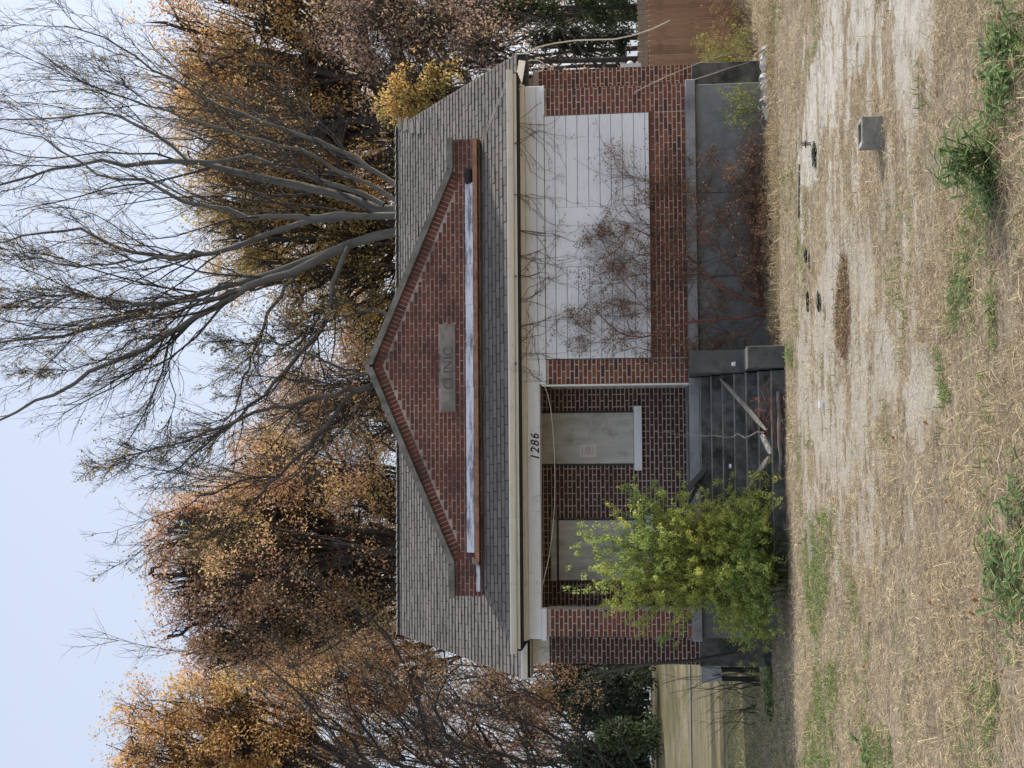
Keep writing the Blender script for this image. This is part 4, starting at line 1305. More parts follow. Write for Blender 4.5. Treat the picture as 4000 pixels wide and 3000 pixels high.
# right big orange oak
y = 24.0
b, t = trunk_pts(2500, 430, 1250, 470, y)
leafy_tree('oak_tree', 'tall wide oak with orange brown leaves behind the right end of the roof', b, t,
           [blob(760, 180, 200, 150, y), blob(800, -60, 180, 170, y), blob(950, 330, 200, 170, y), blob(720, 430, 120, 90, y, dy=2), blob(1000, 80, 220, 180, y, dy=-2), blob(1150, 500, 200, 180, y, dy=2),
            blob(900, 620, 130, 150, y, dy=3), blob(1250, 300, 180, 150, y), blob(1230, 90, 180, 140, y, dy=2), blob(850, -320, 200, 200, y), blob(1100, -200, 200, 200, y), blob(1400, 560, 150, 120, y, dy=2), blob(1100, 760, 130, 120, y, dy=3)],
           M['bark_dark'], M['leaf_orange'], 41, 78000, .082, .45, nbr=30, gap=.1)
y = 27.0
b, t = trunk_pts(2500, 900, 1150, 950, y)
leafy_tree('oak_tree', 'yellowing tree filling the gap behind the bare grey tree', b, t,
           [blob(1000, 900, 160, 150, y), blob(1150, 1050, 150, 130, y), blob(1300, 860, 170, 130, y), blob(1350, 1120, 150, 110, y), blob(950, 1080, 110, 110, y, dy=2), blob(1250, 700, 130, 110, y), blob(1450, 1300, 150, 80, y), blob(780, 600, 130, 120, y), blob(860, 780, 130, 130, y), blob(1420, 980, 120, 120, y), blob(1050, 620, 140, 120, y), blob(1180, 1250, 110, 100, y)],
           M['bark_dark'], M['leaf_yellow'], 43, 42000, .075, .35, nbr=24, gap=.2)
# dark purple-brown trees at the right edge
y = 18.0
b, t = trunk_pts(2435, 236, 1500, 245, y)
leafy_tree('maple_tree', 'dark straight trunked tree with purple brown leaves next to the right roof corner', b, t,
           [blob(1500, 150, 130, 130, y), blob(1650, 60, 130, 110, y), blob(1400, 20, 150, 120, y), blob(1800, 140, 80, 70, y), blob(1880, 80, 90, 80, y, dy=1), blob(1550, 330, 90, 80, y), blob(1900, 210, 60, 70, y, dy=-1)],
           M['bark_dark'], M['leaf_purple'], 45, 13000, .072, .095, nbr=20, gap=.2)
y = 20.0
b, t = trunk_pts(2435, 72, 1300, 40, y)
leafy_tree('maple_tree', 'second dark trunk with purple brown leaves at the right picture edge', b, t,
           [blob(1700, -60, 160, 130, y), blob(1900, 20, 130, 110, y), blob(1500, -40, 150, 150, y), blob(2050, -30, 110, 100, y), blob(1350, 60, 120, 110, y), blob(1750, 120, 80, 70, y)],
           M['bark_dark'], M['leaf_purple'], 47, 12000, .072, .085, nbr=18, gap=.2)
y = 11.0
b, t = trunk_pts(2400, 400, 1700, 370, y)
leafy_tree('small_tree', 'low golden yellow leaved tree just behind the right roof slope', b, t,
           [blob(1640, 330, 60, 55, y), blob(1580, 380, 60, 50, y), blob(1680, 260, 50, 50, y), blob(1560, 450, 60, 60, y, dy=1)],
           M['bark_dark'], M['leaf_yellow'], 49, 9000, .06, .08, nbr=24, twl=.4, jit=.08)
# brown trees left of centre
y = 21.0
b, t = trunk_pts(2500, 2150, 1100, 2130, y)
leafy_tree('oak_tree', 'broad russet brown oak behind the left half of the roof', b, t,
           [blob(720, 2130, 110, 100, y), blob(800, 2300, 150, 120, y), blob(860, 2000, 150, 130, y), blob(1000, 2380, 150, 130, y), blob(1000, 2160, 170, 150, y, dy=-2), blob(1150, 1960, 150, 140, y), blob(1180, 2280, 150, 130, y), blob(1300, 2100, 150, 130, y, dy=1),
            blob(1380, 2350, 140, 110, y), blob(1080, 2500, 110, 110, y), blob(860, 2480, 90, 100, y), blob(1430, 1880, 110, 90, y), blob(1000, 1800, 110, 120, y, dy=2), blob(1450, 2200, 120, 80, y), blob(1250, 2450, 120, 110, y, dy=2), blob(660, 2250, 70, 80, y), blob(720, 2400, 80, 80, y), blob(800, 2560, 60, 60, y), blob(640, 2050, 70, 70, y), blob(1060, 1900, 120, 120, y)],
           M['bark_dark'], M['leaf_brown'], 51, 78000, .074, .42, nbr=28, gap=.12)
y = 26.0
b, t = trunk_pts(2500, 3180, 900, 3080, y)
leafy_tree('oak_tree', 'bright orange oak crown standing highest at the far left', b, t,
           [blob(560, 2850, 110, 120, y), blob(620, 3000, 140, 150, y), blob(700, 2750, 110, 110, y), blob(850, 2900, 150, 150, y), blob(880, 2690, 110, 100, y), blob(1000, 3000, 150, 150, y), blob(1080, 2800, 130, 110, y), blob(600, 3200, 180, 150, y), blob(900, 3250, 180, 180, y), blob(760, 3080, 140, 140, y)],
           M['bark_dark'], M['leaf_orange'], 53, 70000, .082, .26, nbr=40, gap=.0)
y = 30.0
b, t = trunk_pts(2500, 3230, 1500, 2950, y)
b[2] = -.2
leafy_tree('oak_tree', 'brown leaved tree low behind the left end of the clinic', b, t,
           [blob(1450, 2700, 150, 130, y), blob(1650, 2800, 140, 120, y), blob(1850, 2700, 150, 120, y), blob(1600, 2560, 110, 100, y), blob(2000, 2900, 150, 130, y), blob(1400, 2950, 150, 130, y), blob(2050, 2600, 120, 110, y), blob(1780, 2980, 140, 120, y), blob(1280, 2620, 110, 110, y), blob(1120, 2620, 90, 90, y), blob(1500, 2820, 130, 120, y), blob(1200, 2900, 150, 130, y)],
           M['bark_dark'], M['leaf_brown'], 55, 46000, .08, .13, nbr=24, gap=.15)
y = 36.0
b, t = trunk_pts(2500, 700, 1000, 760, y)
leafy_tree('oak_tree', 'hazy rust orange oak farther back, seen through the bare grey limbs', b, t,
           [blob(900, 700, 170, 170, y), blob(760, 380, 150, 150, y), blob(1100, 480, 180, 170, y), blob(1150, 880, 180, 160, y), blob(1330, 1050, 150, 130, y), blob(1380, 700, 160, 150, y), blob(1000, 1020, 130, 120, y), blob(1450, 450, 150, 130, y), blob(1420, 1300, 130, 110, y)],
           M['bark_mid'], M['leaf_orange'], 58, 52000, .085, .3, nbr=34, gap=.1)
y = 33.0
b, t = trunk_pts(2500, 1850, 1150, 1900, y)
leafy_tree('oak_tree', 'thin rust coloured tree between the gable apex and the russet oak', b, t,
           [blob(1000, 1750, 120, 110, y), blob(1150, 1600, 120, 120, y), blob(1250, 1850, 130, 130, y), blob(1420, 1650, 130, 100, y), blob(1420, 2000, 130, 110, y), blob(800, 1900, 110, 110, y), blob(1450, 1450, 110, 80, y)],
           M['bark_mid'], M['leaf_brown'], 59, 26000, .08, .22, nbr=34, gap=.1)
y = 34.0
b, t = trunk_pts(2500, 2450, 1200, 2480, y)
leafy_tree('oak_tree', 'rusty tree closing the gap between the russet oak and the bright orange one', b, t,
           [blob(1000, 2520, 110, 110, y), blob(1150, 2450, 120, 120, y), blob(1300, 2600, 140, 120, y), blob(1450, 2450, 120, 110, y), blob(1050, 2680, 110, 100, y), blob(1500, 2650, 130, 120, y), blob(850, 2560, 70, 70, y)],
           M['bark_mid'], M['leaf_brown'], 60, 26000, .08, .22, nbr=34, gap=.1)
# middle gap filler behind the ridge
y = 30.0
b, t = trunk_pts(2500, 1500, 1300, 1500, y)
leafy_tree('oak_tree', 'thin half bare tree seen low over the ridge beside the gable', b, t,
           [blob(1400, 1450, 130, 110, y), blob(1300, 1600, 120, 100, y), blob(1450, 1700, 120, 80, y), blob(1200, 1500, 100, 110, y), blob(1420, 1250, 110, 90, y), blob(1150, 1700, 100, 110, y)],
           M['bark_mid'], M['leaf_brown'], 57, 15000, .075, .25, nbr=28, gap=.2)
# evergreens
def evergreen(label, bpx, bpy_, toppx, y, rpx, mat, seed, n, group='evergreens standing low behind the clinic'):
    g = np.random.default_rng(seed)
    b = py_(bpx, bpy_, y); b[2] = rz(b[0], y); tp = py_(toppx, bpy_, y)
    root = thing('evergreen_tree', label, 'tree', tuple(b), group)
    H = tp[2] - b[2]; R = rpx * (y - CAM[1]) / FPX
    tr, rr = resample([b, (b + tp) / 2, tp], [.12, .08, .02] if y < 50 else [.3, .2, .05], 8)
    tube_obj('trunk', [(tr[None], rr[None], 7)], M['bark_dark'], root)
    nb_ = 90
    z = g.uniform(.03, .97, nb_); az = g.uniform(0, 2 * PI, nb_)
    ln = R * (1 - z ** 1.4 * .85) * g.uniform(.6, 1.15, nb_)
    st = b + (tp - b) * z[:, None]
    d = np.stack([np.cos(az), np.sin(az), g.uniform(-.1, .5, nb_)], -1)
    t = np.linspace(0, 1, 6)[None, :, None]
    P = st[:, None] + d[:, None] * ln[:, None, None] * t + np.array([0, 0, -.12]) * (t ** 2) * ln[:, None, None]
    Rr = np.linspace(.02, .006, 6)[None].repeat(nb_, 0)
    P2, R2b = lines_children(P, Rr, 7, (.15, 1), (20, 60), None, R * .35, 4, .6, .005, .15, .0, g)
    tube_obj('branches', [(P, Rr, 4), (P2, R2b, 3)], M['bark_dark'], root)
    c = leaves_on(P2, n, .13 if y < 50 else .38, g, .09 if y < 50 else .3)
    c = (c[0], c[1], c[2], c[3], c[3] * .35)
    o = link('crown', leaf_mesh('crown', *c), root, mat); o['kind'] = 'stuff'
evergreen('dark dense evergreen on the far bank left of the clinic wall', 2560, 2720, 2120, 94, 130, M['leaf_evergreen'], 61, 9000)
evergreen('dark evergreen seen close against the left brick wall', 2560, 2620, 2160, 95, 90, M['leaf_evergreen'], 62, 9000)
evergreen('dark evergreen reaching past the left picture edge', 2560, 2940, 2200, 96, 120, M['leaf_evergreen'], 63, 8000)
evergreen('dark evergreen on the bank between its two taller neighbours', 2560, 2800, 2230, 97, 90, M['leaf_evergreen'], 68, 5000)
evergreen('low dark evergreen on the bank behind the leaning sapling', 2560, 2670, 2280, 92, 80, M['leaf_evergreen'], 69, 5000)
evergreen('low dark evergreen at the far left end of the bank', 2560, 3010, 2250, 95, 110, M['leaf_evergreen'], 70, 6000)
evergreen('green young pine on the bank at the left', 2570, 2870, 2340, 88, 75, M['leaf_pine'], 64, 5000)
evergreen('green cedar above the fence at the right picture edge', 2640, 30, 1930, 19, 110, M['leaf_pine'], 65, 9000)
evergreen('shadowy cedar above the fence nearer the clinic corner', 2640, 150, 2060, 22, 100, M['leaf_evergreen'], 66, 7000)
evergreen('narrow dark cedar between the two purple leaved trees', 2640, 330, 2180, 24, 70, M['leaf_evergreen'], 67, 5000)

# far woodland that closes the view
def woods(seed):
    g = np.random.default_rng(seed)
    root = None
    n = 210
    x = g.uniform(-75, 80, n); yv = np.where(x > -8, g.uniform(52, 130, n), g.uniform(99, 145, n))
    keep = (np.abs(x / (yv + 20)) < .5)
    x, yv = x[keep], yv[keep]; n = len(x)
    H = g.uniform(15, 26, n)
    P = np.zeros((n, 6, 3)); z0 = ground_z(x, yv)
    for k in range(6):
        P[:, k, 0] = x + g.normal(size=n) * .15 * k; P[:, k, 1] = yv; P[:, k, 2] = z0 + H * k / 5
    R = np.linspace(.24, .03, 6)[None].repeat(n, 0)
    P1, R1 = lines_children(P, R, 14, (.10, 1), (25, 60), .32, None, 5, .5, .03, .14, .08, g)
    P2, R2w = lines_children(P1, R1, 4, (.2, 1), (25, 55), .55, None, 3, .6, .018, .16, .05, g)
    c = airy(leaves_on(P2, 90000, .26, g, .35), g, -.1, 5)
    V1, F1 = tubes(P, R, 5); V2, F2 = tubes(P1, R1, 3); V3, F3 = tubes(P2, R2w, 3)
    V = np.concatenate([V1, V2, V3]); Fq = np.concatenate([F1, F2 + len(V1), F3 + len(V1) + len(V2)])
    root = link('distant_woods', np_mesh('distant_woods', V, Fq, True), None, M['bark_dark'])
    tag(root, 'far brown autumn woodland closing the view behind lawn and fence', 'woodland', kind='stuff')
    o = link('foliage', leaf_tris('foliage', *c), root, M['leaf_purple']); o['kind'] = 'stuff'
woods(71)

# ------------------------------------------------------------------ shrubs and vines at the walls
def stem_set(base, n, hgt, spread, K, g, arch=.5, r=.006, dirbias=(0, 0)):
    az = g.uniform(0, 2 * PI, n); sp = spread * g.uniform(.15, 1.0, n) ** .8
    H = hgt * g.uniform(.55, 1.05, n)
    t = np.linspace(0, 1, K)
    P = np.zeros((n, K, 3))
    b0 = np.array(base) + np.stack([g.normal(size=n) * .16, g.normal(size=n) * .13, np.zeros(n)], -1)
    for k, tt in enumerate(t):
        out = sp * (tt ** 1.5)
        P[:, k, 0] = b0[:, 0] + np.cos(az) * out + dirbias[0] * tt ** 1.5
        P[:, k, 1] = b0[:, 1] + np.sin(az) * out * .7 + dirbias[1] * tt ** 1.5
        P[:, k, 2] = b0[:, 2] + H * (tt - arch * tt ** 3 * (sp / spread))
    P[:, 1:] += g.normal(size=(n, K - 1, 3)) * .018
    return P, np.linspace(r, r * .3, K)[None].repeat(n, 0)
def shrub(name, label, cat, base, stems, leafmat, stemmat, nleaf, lsize, seed, sub=(7, .28), lw=.4, group=None, jit=.02, tris=False):
    g = np.random.default_rng(seed)
    root = thing(name, label, cat, tuple(base), group)
    P, R = stems
    P1, R1 = lines_children(P, R, sub[0], (.2, 1), (15, 50), None, sub[1], 3, .6, .0016, .12, .03, g)
    tube_obj('stems', [(P, R, 4 if len(P) < 200 else 3), (P1, R1, 3)], stemmat, root)
    if nleaf:
        both = leaves_on(P1, nleaf, lsize, g, jit)
        c = (both[0], both[1] + 0, both[2], both[3], both[3] * lw)
        o = link('foliage', (leaf_tris if tris else leaf_mesh)('foliage', *c), root, leafmat); o['kind'] = 'stuff'
    return root
g = np.random.default_rng(5)
bb = pz(3010, 2140)
bb = np.array([bb[0], -1.75, -.03])
st1 = stem_set(bb, 330, 3.25, 1.12, 12, g, .36, .007, (.0, .1))
st2 = stem_set(bb, 260, 2.15, 1.32, 12, g, .85, .006, (-.05, 0))
st3 = stem_set(bb + np.array([.05, -.1, 0]), 230, 1.35, 1.25, 12, g, .9, .006, (0, -.1))
stems = (np.concatenate([st1[0], st2[0], st3[0]]), np.concatenate([st1[1], st2[1], st3[1]]))
shrub('green_bush', 'big arching yellow green bush in front of the porch and left pier', 'bush', bb, stems, M['leaf_bush'], M['stem_green'], 160000, .029, 81, (6, .17), .5, tris=True)

# red stemmed shrub with dead leaves before the white infill
g = np.random.default_rng(6)
rb = py_(2995, 1212, -.55)
def rl(pts, y0, y1, r0, r1):
    n = len(pts)
    p = [py_(a, b, y0 + (y1 - y0) * i / (n - 1)) for i, (a, b) in enumerate(pts)]
    return resample(p, np.linspace(r0, r1, n), 16)
rlimbs = [rl([(2995, 1212), (2900, 1165), (2800, 1120), (2740, 1050), (2690, 1000), (2600, 960), (2500, 900), (2420, 870)], -.55, -.25, .022, .006),
          rl([(2992, 1230), (2900, 1243), (2800, 1247), (2720, 1255), (2620, 1290), (2540, 1310), (2480, 1322), (2420, 1300), (2360, 1250), (2320, 1200)], -.55, -.2, .022, .005),
          rl([(2990, 1205), (2960, 1160), (2950, 1080), (2950, 1000), (2955, 930), (2965, 860), (2985, 770)], -.6, -.8, .016, .005),
          rl([(2995, 1220), (2960, 1290), (2850, 1330), (2750, 1350), (2640, 1350), (2560, 1370)], -.5, -.3, .010, .003),
          rl([(2990, 1200), (2900, 1100), (2820, 990), (2740, 900), (2640, 830), (2560, 800), (2480, 790)], -.6, -.35, .012, .003),
          rl([(2990, 1200), (2930, 1080), (2880, 950), (2850, 830), (2840, 720), (2800, 640)], -.6, -.5, .010, .003),
          rl([(2740, 1050), (2640, 1080), (2560, 1060), (2460, 1080), (2380, 1120), (2320, 1090)], -.4, -.2, .008, .003),
          rl([(2720, 1255), (2660, 1200), (2580, 1160), (2500, 1180), (2430, 1200), (2350, 1180)], -.35, -.15, .007, .003),
          rl([(2600, 960), (2520, 1000), (2450, 980), (2380, 940), (2330, 920)], -.3, -.15, .006, .003),
          rl([(2500, 900), (2440, 940), (2400, 990), (2340, 1010)], -.28, -.15, .005, .003)]
rlimbs += [rl([(2995, 1215), (2900, 1300), (2780, 1370), (2650, 1380), (2500, 1360), (2400, 1375)], -.5, -.2, .010, .003),
           rl([(2620, 1290), (2520, 1200), (2420, 1080), (2360, 960), (2330, 880)], -.3, -.15, .007, .003),
           rl([(2600, 960), (2560, 860), (2500, 740), (2450, 660), (2420, 600)], -.3, -.15, .006, .003),
           rl([(2800, 990), (2700, 860), (2640, 720), (2600, 600)], -.4, -.2, .007, .003),
           rl([(2950, 1000), (2850, 900), (2780, 780), (2740, 640), (2700, 540)], -.5, -.2, .009, .003),
           rl([(2990, 1210), (2960, 1120), (2930, 960), (2920, 800), (2930, 620), (2940, 480)], -.6, -.5, .010, .003),
           rl([(2480, 1322), (2380, 1330), (2300, 1300), (2240, 1260)], -.2, -.12, .005, .002)]
RP = np.array([a for a, b in rlimbs]); RR = np.array([b for a, b in rlimbs])
RP[:, 1:] += g.normal(size=RP[:, 1:].shape) * .012
root = thing('red_stem_shrub', 'leggy red stemmed shrub with small dead leaves in front of the white boards', 'shrub', (rb[0], -.55, 0))
P1, R1 = lines_children(RP, RR, 24, (.08, 1), (25, 80), None, .60, 8, .5, .0028, .16, .03, g)
P2, R2s = lines_children(P1, R1, 5, (.1, 1), (20, 70), None, .34, 5, .6, .0018, .18, .0, g)
# stems stay in front of the wall
for A_ in (P1, P2): A_[..., 1] = np.minimum(A_[..., 1], -.10 + .02 * np.sin(A_[..., 0] * 9))
tube_obj('stems', [(RP, RR, 7)], M['stem_red'], root)
tube_obj('twigs', [(P1, R1, 4), (P2, R2s, 3)], M['stem_brown'], root)
c = airy(leaves_on(P2, 26000, .034, g, .03), g, -.05, .6); c = (c[0], c[1], c[2], c[3], c[3] * .42)
o = link('foliage', leaf_mesh('foliage', *c), root, M['leaf_dead']); o['kind'] = 'stuff'

# dead creeper on the white boards
g = np.random.default_rng(9)
root = thing('dead_creeper', 'thin leafless creeper stems clinging to the white boards and eave', 'vine', (.5, -.03, 0))
starts = [(2010, 1420), (2000, 1350), (2020, 1280), (2015, 1180), (2010, 1080), (2015, 1000), (2030, 900), (2010, 760), (2010, 560), (2015, 480), (2600, 1360), (2560, 1200), (2600, 1000), (2550, 880), (2500, 1300), (2640, 1100), (2620, 760), (2500, 700), (2700, 900), (2800, 1080), (2850, 850), (2780, 700), (2900, 1150), (2880, 1000), (2850, 1300)]
VP, VR = [], []
for i, (a, b) in enumerate(starts):
    for k in range(4):
        x_, y_ = a, b
        an = g.uniform(-.6, .6) + (0 if a < 2100 else PI)
        pts = []
        for s in range(14):
            z_ = -.055 if x_ < 2680 else -.10
            if 2010 < x_ < 2058: z_ = -.20
            if x_ <= 2010: z_ = -.59
            if x_ > 2720: z_ = -.03
            pts.append(py_(x_, min(max(y_, 330), 1490), z_))
            an += g.normal() * .28
            st = g.uniform(14, 30)
            x_ += math.cos(an) * st; y_ += math.sin(an) * st
            x_ = max(x_, 2062) if a >= 2100 and a < 2700 else x_
            x_ = min(x_, 2660) if a < 2700 else x_
        VP.append(pts); VR.append(np.linspace(.0042, .0016, 14))
VP, VR = np.array(VP), np.array(VR)
P1, R1 = lines_children(VP, VR, 5, (.1, 1), (20, 70), None, .28, 6, .6, .0013, .2, .0, g)
P1[..., 1] = np.where(P1[..., 2] < zfrR + .0, np.clip(P1[..., 1], -.075, -.022), np.minimum(P1[..., 1], -.055))
tube_obj('stems', [(VP, VR, 4), (P1, R1, 3)], M['stem_brown'], root)
c = leaves_on(P1, 1500, .026, g, .01); c = (c[0], c[1], c[2], c[3], c[3] * .5)
o = link('foliage', leaf_mesh('foliage', *c), root, M['leaf_dead']); o['kind'] = 'stuff'

# brittle brown brush along the foot of the wall, one clump after another
def clump(name, label, cat, px, py, n, h, sp, leafmat, stemmat, nleaf, lsize, seed, r=.0035, y=None, arch=.3, sub=(5, .16), lw=.4, group=None):
    g = np.random.default_rng(seed)
    b = pz(px, py) if y is None else py_(px, py, y)
    b[2] = -.02
    return shrub(name, label, cat, b, stem_set(b, n, h, sp, 9, g, arch, r), leafmat, stemmat, nleaf, lsize, seed + 1, sub, lw, group)
GB = 'brown brush clumps along the foundation'
for i, (px, py, n, h, sp, lab) in enumerate([
        (2975, 1120, 60, .45, .55, 'brown dead brush clump nearest the stair block'), (2970, 960, 80, .50, .60, 'brown dead brush clump under the middle of the slab'),
        (2965, 780, 90, .70, .65, 'dense brown dead brush right of the foundation centre'), (2960, 640, 80, .60, .55, 'brown dead brush below the right pier'),
        (2990, 870, 90, .30, .85, 'low reddish brush spreading onto the sunlit strip')]):
    clump('dead_brush', lab, 'brush', px, py, n, h, sp, M['leaf_dead'], M['stem_brown'], 1500, .030, 100 + i, y=-.5 if px < 2985 else -.9, group=GB)
clump('trailing_weed', 'yellow green trailing weed hanging on the foundation under the right pier', 'weed', 2930, 420, 26, .95, .50, M['leaf_yellowgreen'], M['stem_green'], 1400, .030, 121, y=-.25, arch=.35)
clump('trailing_weed', 'green leafy weed at the foot of the left foundation corner', 'weed', 2960, 2470, 18, .9, .5, M['leaf_yellowgreen'], M['stem_green'], 900, .030, 123, y=-.3, arch=.5)
clump('tangled_shrub', 'olive green tangled shrub at the base of the fence', 'shrub', 2880, 250, 90, 1.15, 1.0, M['leaf_yellowgreen'], M['stem_brown'], 3800, .035, 125, y=4.0)
clump('tangled_shrub', 'brownish tangle of stems in front of the fence at the right edge', 'shrub', 2890, 80, 90, .9, 1.0, M['leaf_dead'], M['stem_brown'], 2400, .04, 127, y=3.2)
clump('tangled_shrub', 'yellowish weeds beside the white stone edge', 'shrub', 2930, 180, 60, .6, .7, M['leaf_yellowgreen'], M['stem_brown'], 1500, .03, 129, y=1.6)
clump('ground_ivy', 'dark green low plants at the foot of the steps beside the right block', 'plant', 3040, 1560, 70, .28, .4, M['leaf_weed'], M['stem_green'], 2600, .035, 131)
clump('ground_ivy', 'dark green low plants at the foot of the steps near the bush', 'plant', 3030, 1900, 70, .25, .45, M['leaf_weed'], M['stem_green'], 2600, .035, 133)
# bare dark stems at the left behind the lawn
for i, (px, py, n, h, sp, lab) in enumerate([(2900, 2640, 14, 1.9, 1.0, 'dark bare stemmed shrub left of the clinic wall'), (2880, 2760, 10, 1.2, 1.1, 'lower dark bare shrub out on the shaded lawn')]):
    clump('bare_shrub', lab, 'shrub', px, py, n, h, sp, None, M['bark_dark'], 0, .03, 140 + i, r=.008, y=3.5 + i, sub=(4, .5))
# leaning sapling against the left wall
root_p = [py_(a, b, yv) for a, b, yv in ((2930, 2543, .6), (2800, 2565, .55), (2700, 2582, .5), (2550, 2592, .4), (2440, 2608, .35), (2370, 2625, .3), (2300, 2680, .3))]
sp_ = thing('leaning_sapling', 'pale leaning sapling rising along the left brick wall', 'tree', tuple(root_p[0]))
a, r = resample(root_p, np.linspace(.035, .016, 7), 16)
g = np.random.default_rng(15)
P0 = a[None]; R0 = r[None]
E1 = np.array([resample([py_(2370, 2625, .3), py_(2300, 2600, .2), py_(2240, 2560, .1), py_(2180, 2520, .2)], [.012, .01, .007, .004], 8)[0],
               resample([py_(2440, 2610, .3), py_(2380, 2660, .5), py_(2350, 2700, .6), py_(2330, 2760, .7)], [.012, .01, .007, .004], 8)[0]])
R1_ = np.linspace(.012, .004, 8)[None].repeat(2, 0)
P1, R1 = lines_children(np.concatenate([E1]), R1_, 12, (.1, 1), (20, 60), None, .6, 7, .6, .003, .16, .05, g)
P2, R2s = lines_children(P1, R1, 4, (.2, 1), (20, 60), None, .25, 5, .6, .002, .16, .05, g)
tube_obj('trunk', [(P0, R0, 8)], M['bark_mid'], sp_)
tube_obj('branches', [(E1, R1_, 5), (P1, R1, 4), (P2, R2s, 3)], M['bark_mid'], sp_)

# pale service cable sagging from the right roof corner
cb = [py_(a, b, yv) for a, b, yv in ((2040, 212, .8), (2075, 195, .9), (2110, 181, 1.1), (2170, 168, 1.4), (2250, 157, 1.8), (2320, 155, 2.1), (2400, 153, 2.5), (2477, 137, 2.9), (2550, 112, 3.4), (2616, 81, 3.8))]
tag(MB().tube(resample(cb, [.012] * 10, 30)[0], .011, 6).build('hanging_cable', M['cable_pale'], None, True), 'pale cable sagging from the right roof corner down to the fence', 'cable')
cb = [py_(a, b, .9) for a, b in ((2045, 255), (2070, 236), (2100, 236), (2122, 246), (2127, 260), (2118, 278), (2100, 279), (2070, 277))]
tag(MB().tube(resample(cb, [.01] * 8, 24)[0], .009, 6).build('hanging_cable', M['cable_pale'], None, True), 'short looped cable end under the right eave corner', 'cable')
# pale bare branches crossing the right corner
for i, (pts, lab) in enumerate(((((2480, 360), (2600, 300), (2720, 250), (2860, 205)), 'thin pale stick leaning across the right brick corner'),
                                (((2710, 312), (2780, 290), (2850, 265), (2920, 245)), 'short white stick leaning at the end of the slab'))):
    p = [py_(a, b, -.2 + .35 * k) for k, (a, b) in enumerate(pts)]
    tag(MB().tube(resample(p, [.01] * 4, 10)[0], np.linspace(.011, .005, 10), 6).build('fallen_branch', M['dead_wood_pale'], None, True), lab, 'branch', 'dead branches lying about')

# ------------------------------------------------------------------ debris on and by the steps
def broken_board(label, a, b, w, t, mat, name='broken_board', grp='broken boards on the steps'):
    a, b = np.array(a), np.array(b)
    d = norm(b - a); side = norm(np.cross(d, np.array([0, -.4, 1.]))); up = np.cross(side, d)
    n = 7
    m = MB(); vs = []
    for k in range(n):
        f = k / (n - 1)
        c = a + (b - a) * f + up * random.uniform(-.004, .004)
        ww = w * (1 if 0 < k < n - 1 else random.uniform(.3, .7)) * random.uniform(.88, 1.05)
        for s, u in ((-1, -1), (1, -1), (1, 1), (-1, 1)):
            vs.append(c + side * s * ww / 2 + up * u * t / 2)
    fs = [(3, 2, 1, 0), tuple(4 * (n - 1) + i for i in range(4))]
    for k in range(n - 1):
        for i in range(4):
            j = (i + 1) % 4
            fs.append((4 * k + i, 4 * k + j, 4 * k + 4 + j, 4 * k + 4 + i))
    m.add(vs, fs)
    return tag(m.build(name, M[mat], None), label, 'board', grp)
def onstep(px, py):
    """point on the flight of steps seen at that pixel"""
    for yv in np.arange(-2.5, 0.1, .01):
        p = py_(px, py, yv)
        k = math.ceil((-.085 - yv) / tread)
        z = 0.0 if k >= NS else ZS - k * rise
        if p[2] <= z + .03: return np.array([p[0], yv, max(z, p[2]) + .02])
    return py_(px, py, -2.4)
broken_board('long splintered grey plank leaning down the steps from the right cheek', onstep(2850, 1478), py_(2992, 1680, -2.3), .06, .025, 'dead_wood')
broken_board('short pale broken plank at the foot of the steps', py_(2975, 1698, -2.35), py_(3012, 1772, -2.45), .085, .03, 'dead_wood_pale')
broken_board('grey plank lying slanted near the bottom step beside the bush', py_(3005, 1785, -2.45), onstep(2925, 1918), .075, .028, 'dead_wood')
broken_board('blackened splintered plank poking out over the top step', py_(2760, 1832, -.55), py_(2660, 1940, -.35), .12, .03, 'dead_wood_black')
broken_board('charred plank end lying behind the blackened one', py_(2745, 1860, -.45), py_(2690, 1965, -.25), .07, .03, 'dead_wood_black')
lg = [pz(3042, 1530, .05), pz(3045, 1660, .06), pz(3050, 1780, .05), pz(3046, 1900, .05)]
tag(MB().tube(resample(lg, [.03] * 4, 12)[0] + rng.normal(size=(12, 3)) * .006, np.linspace(.032, .02, 12), 8).build('rotten_log', M['dead_wood'], None, True), 'long rotten grey timber lying along the foot of the steps', 'log')
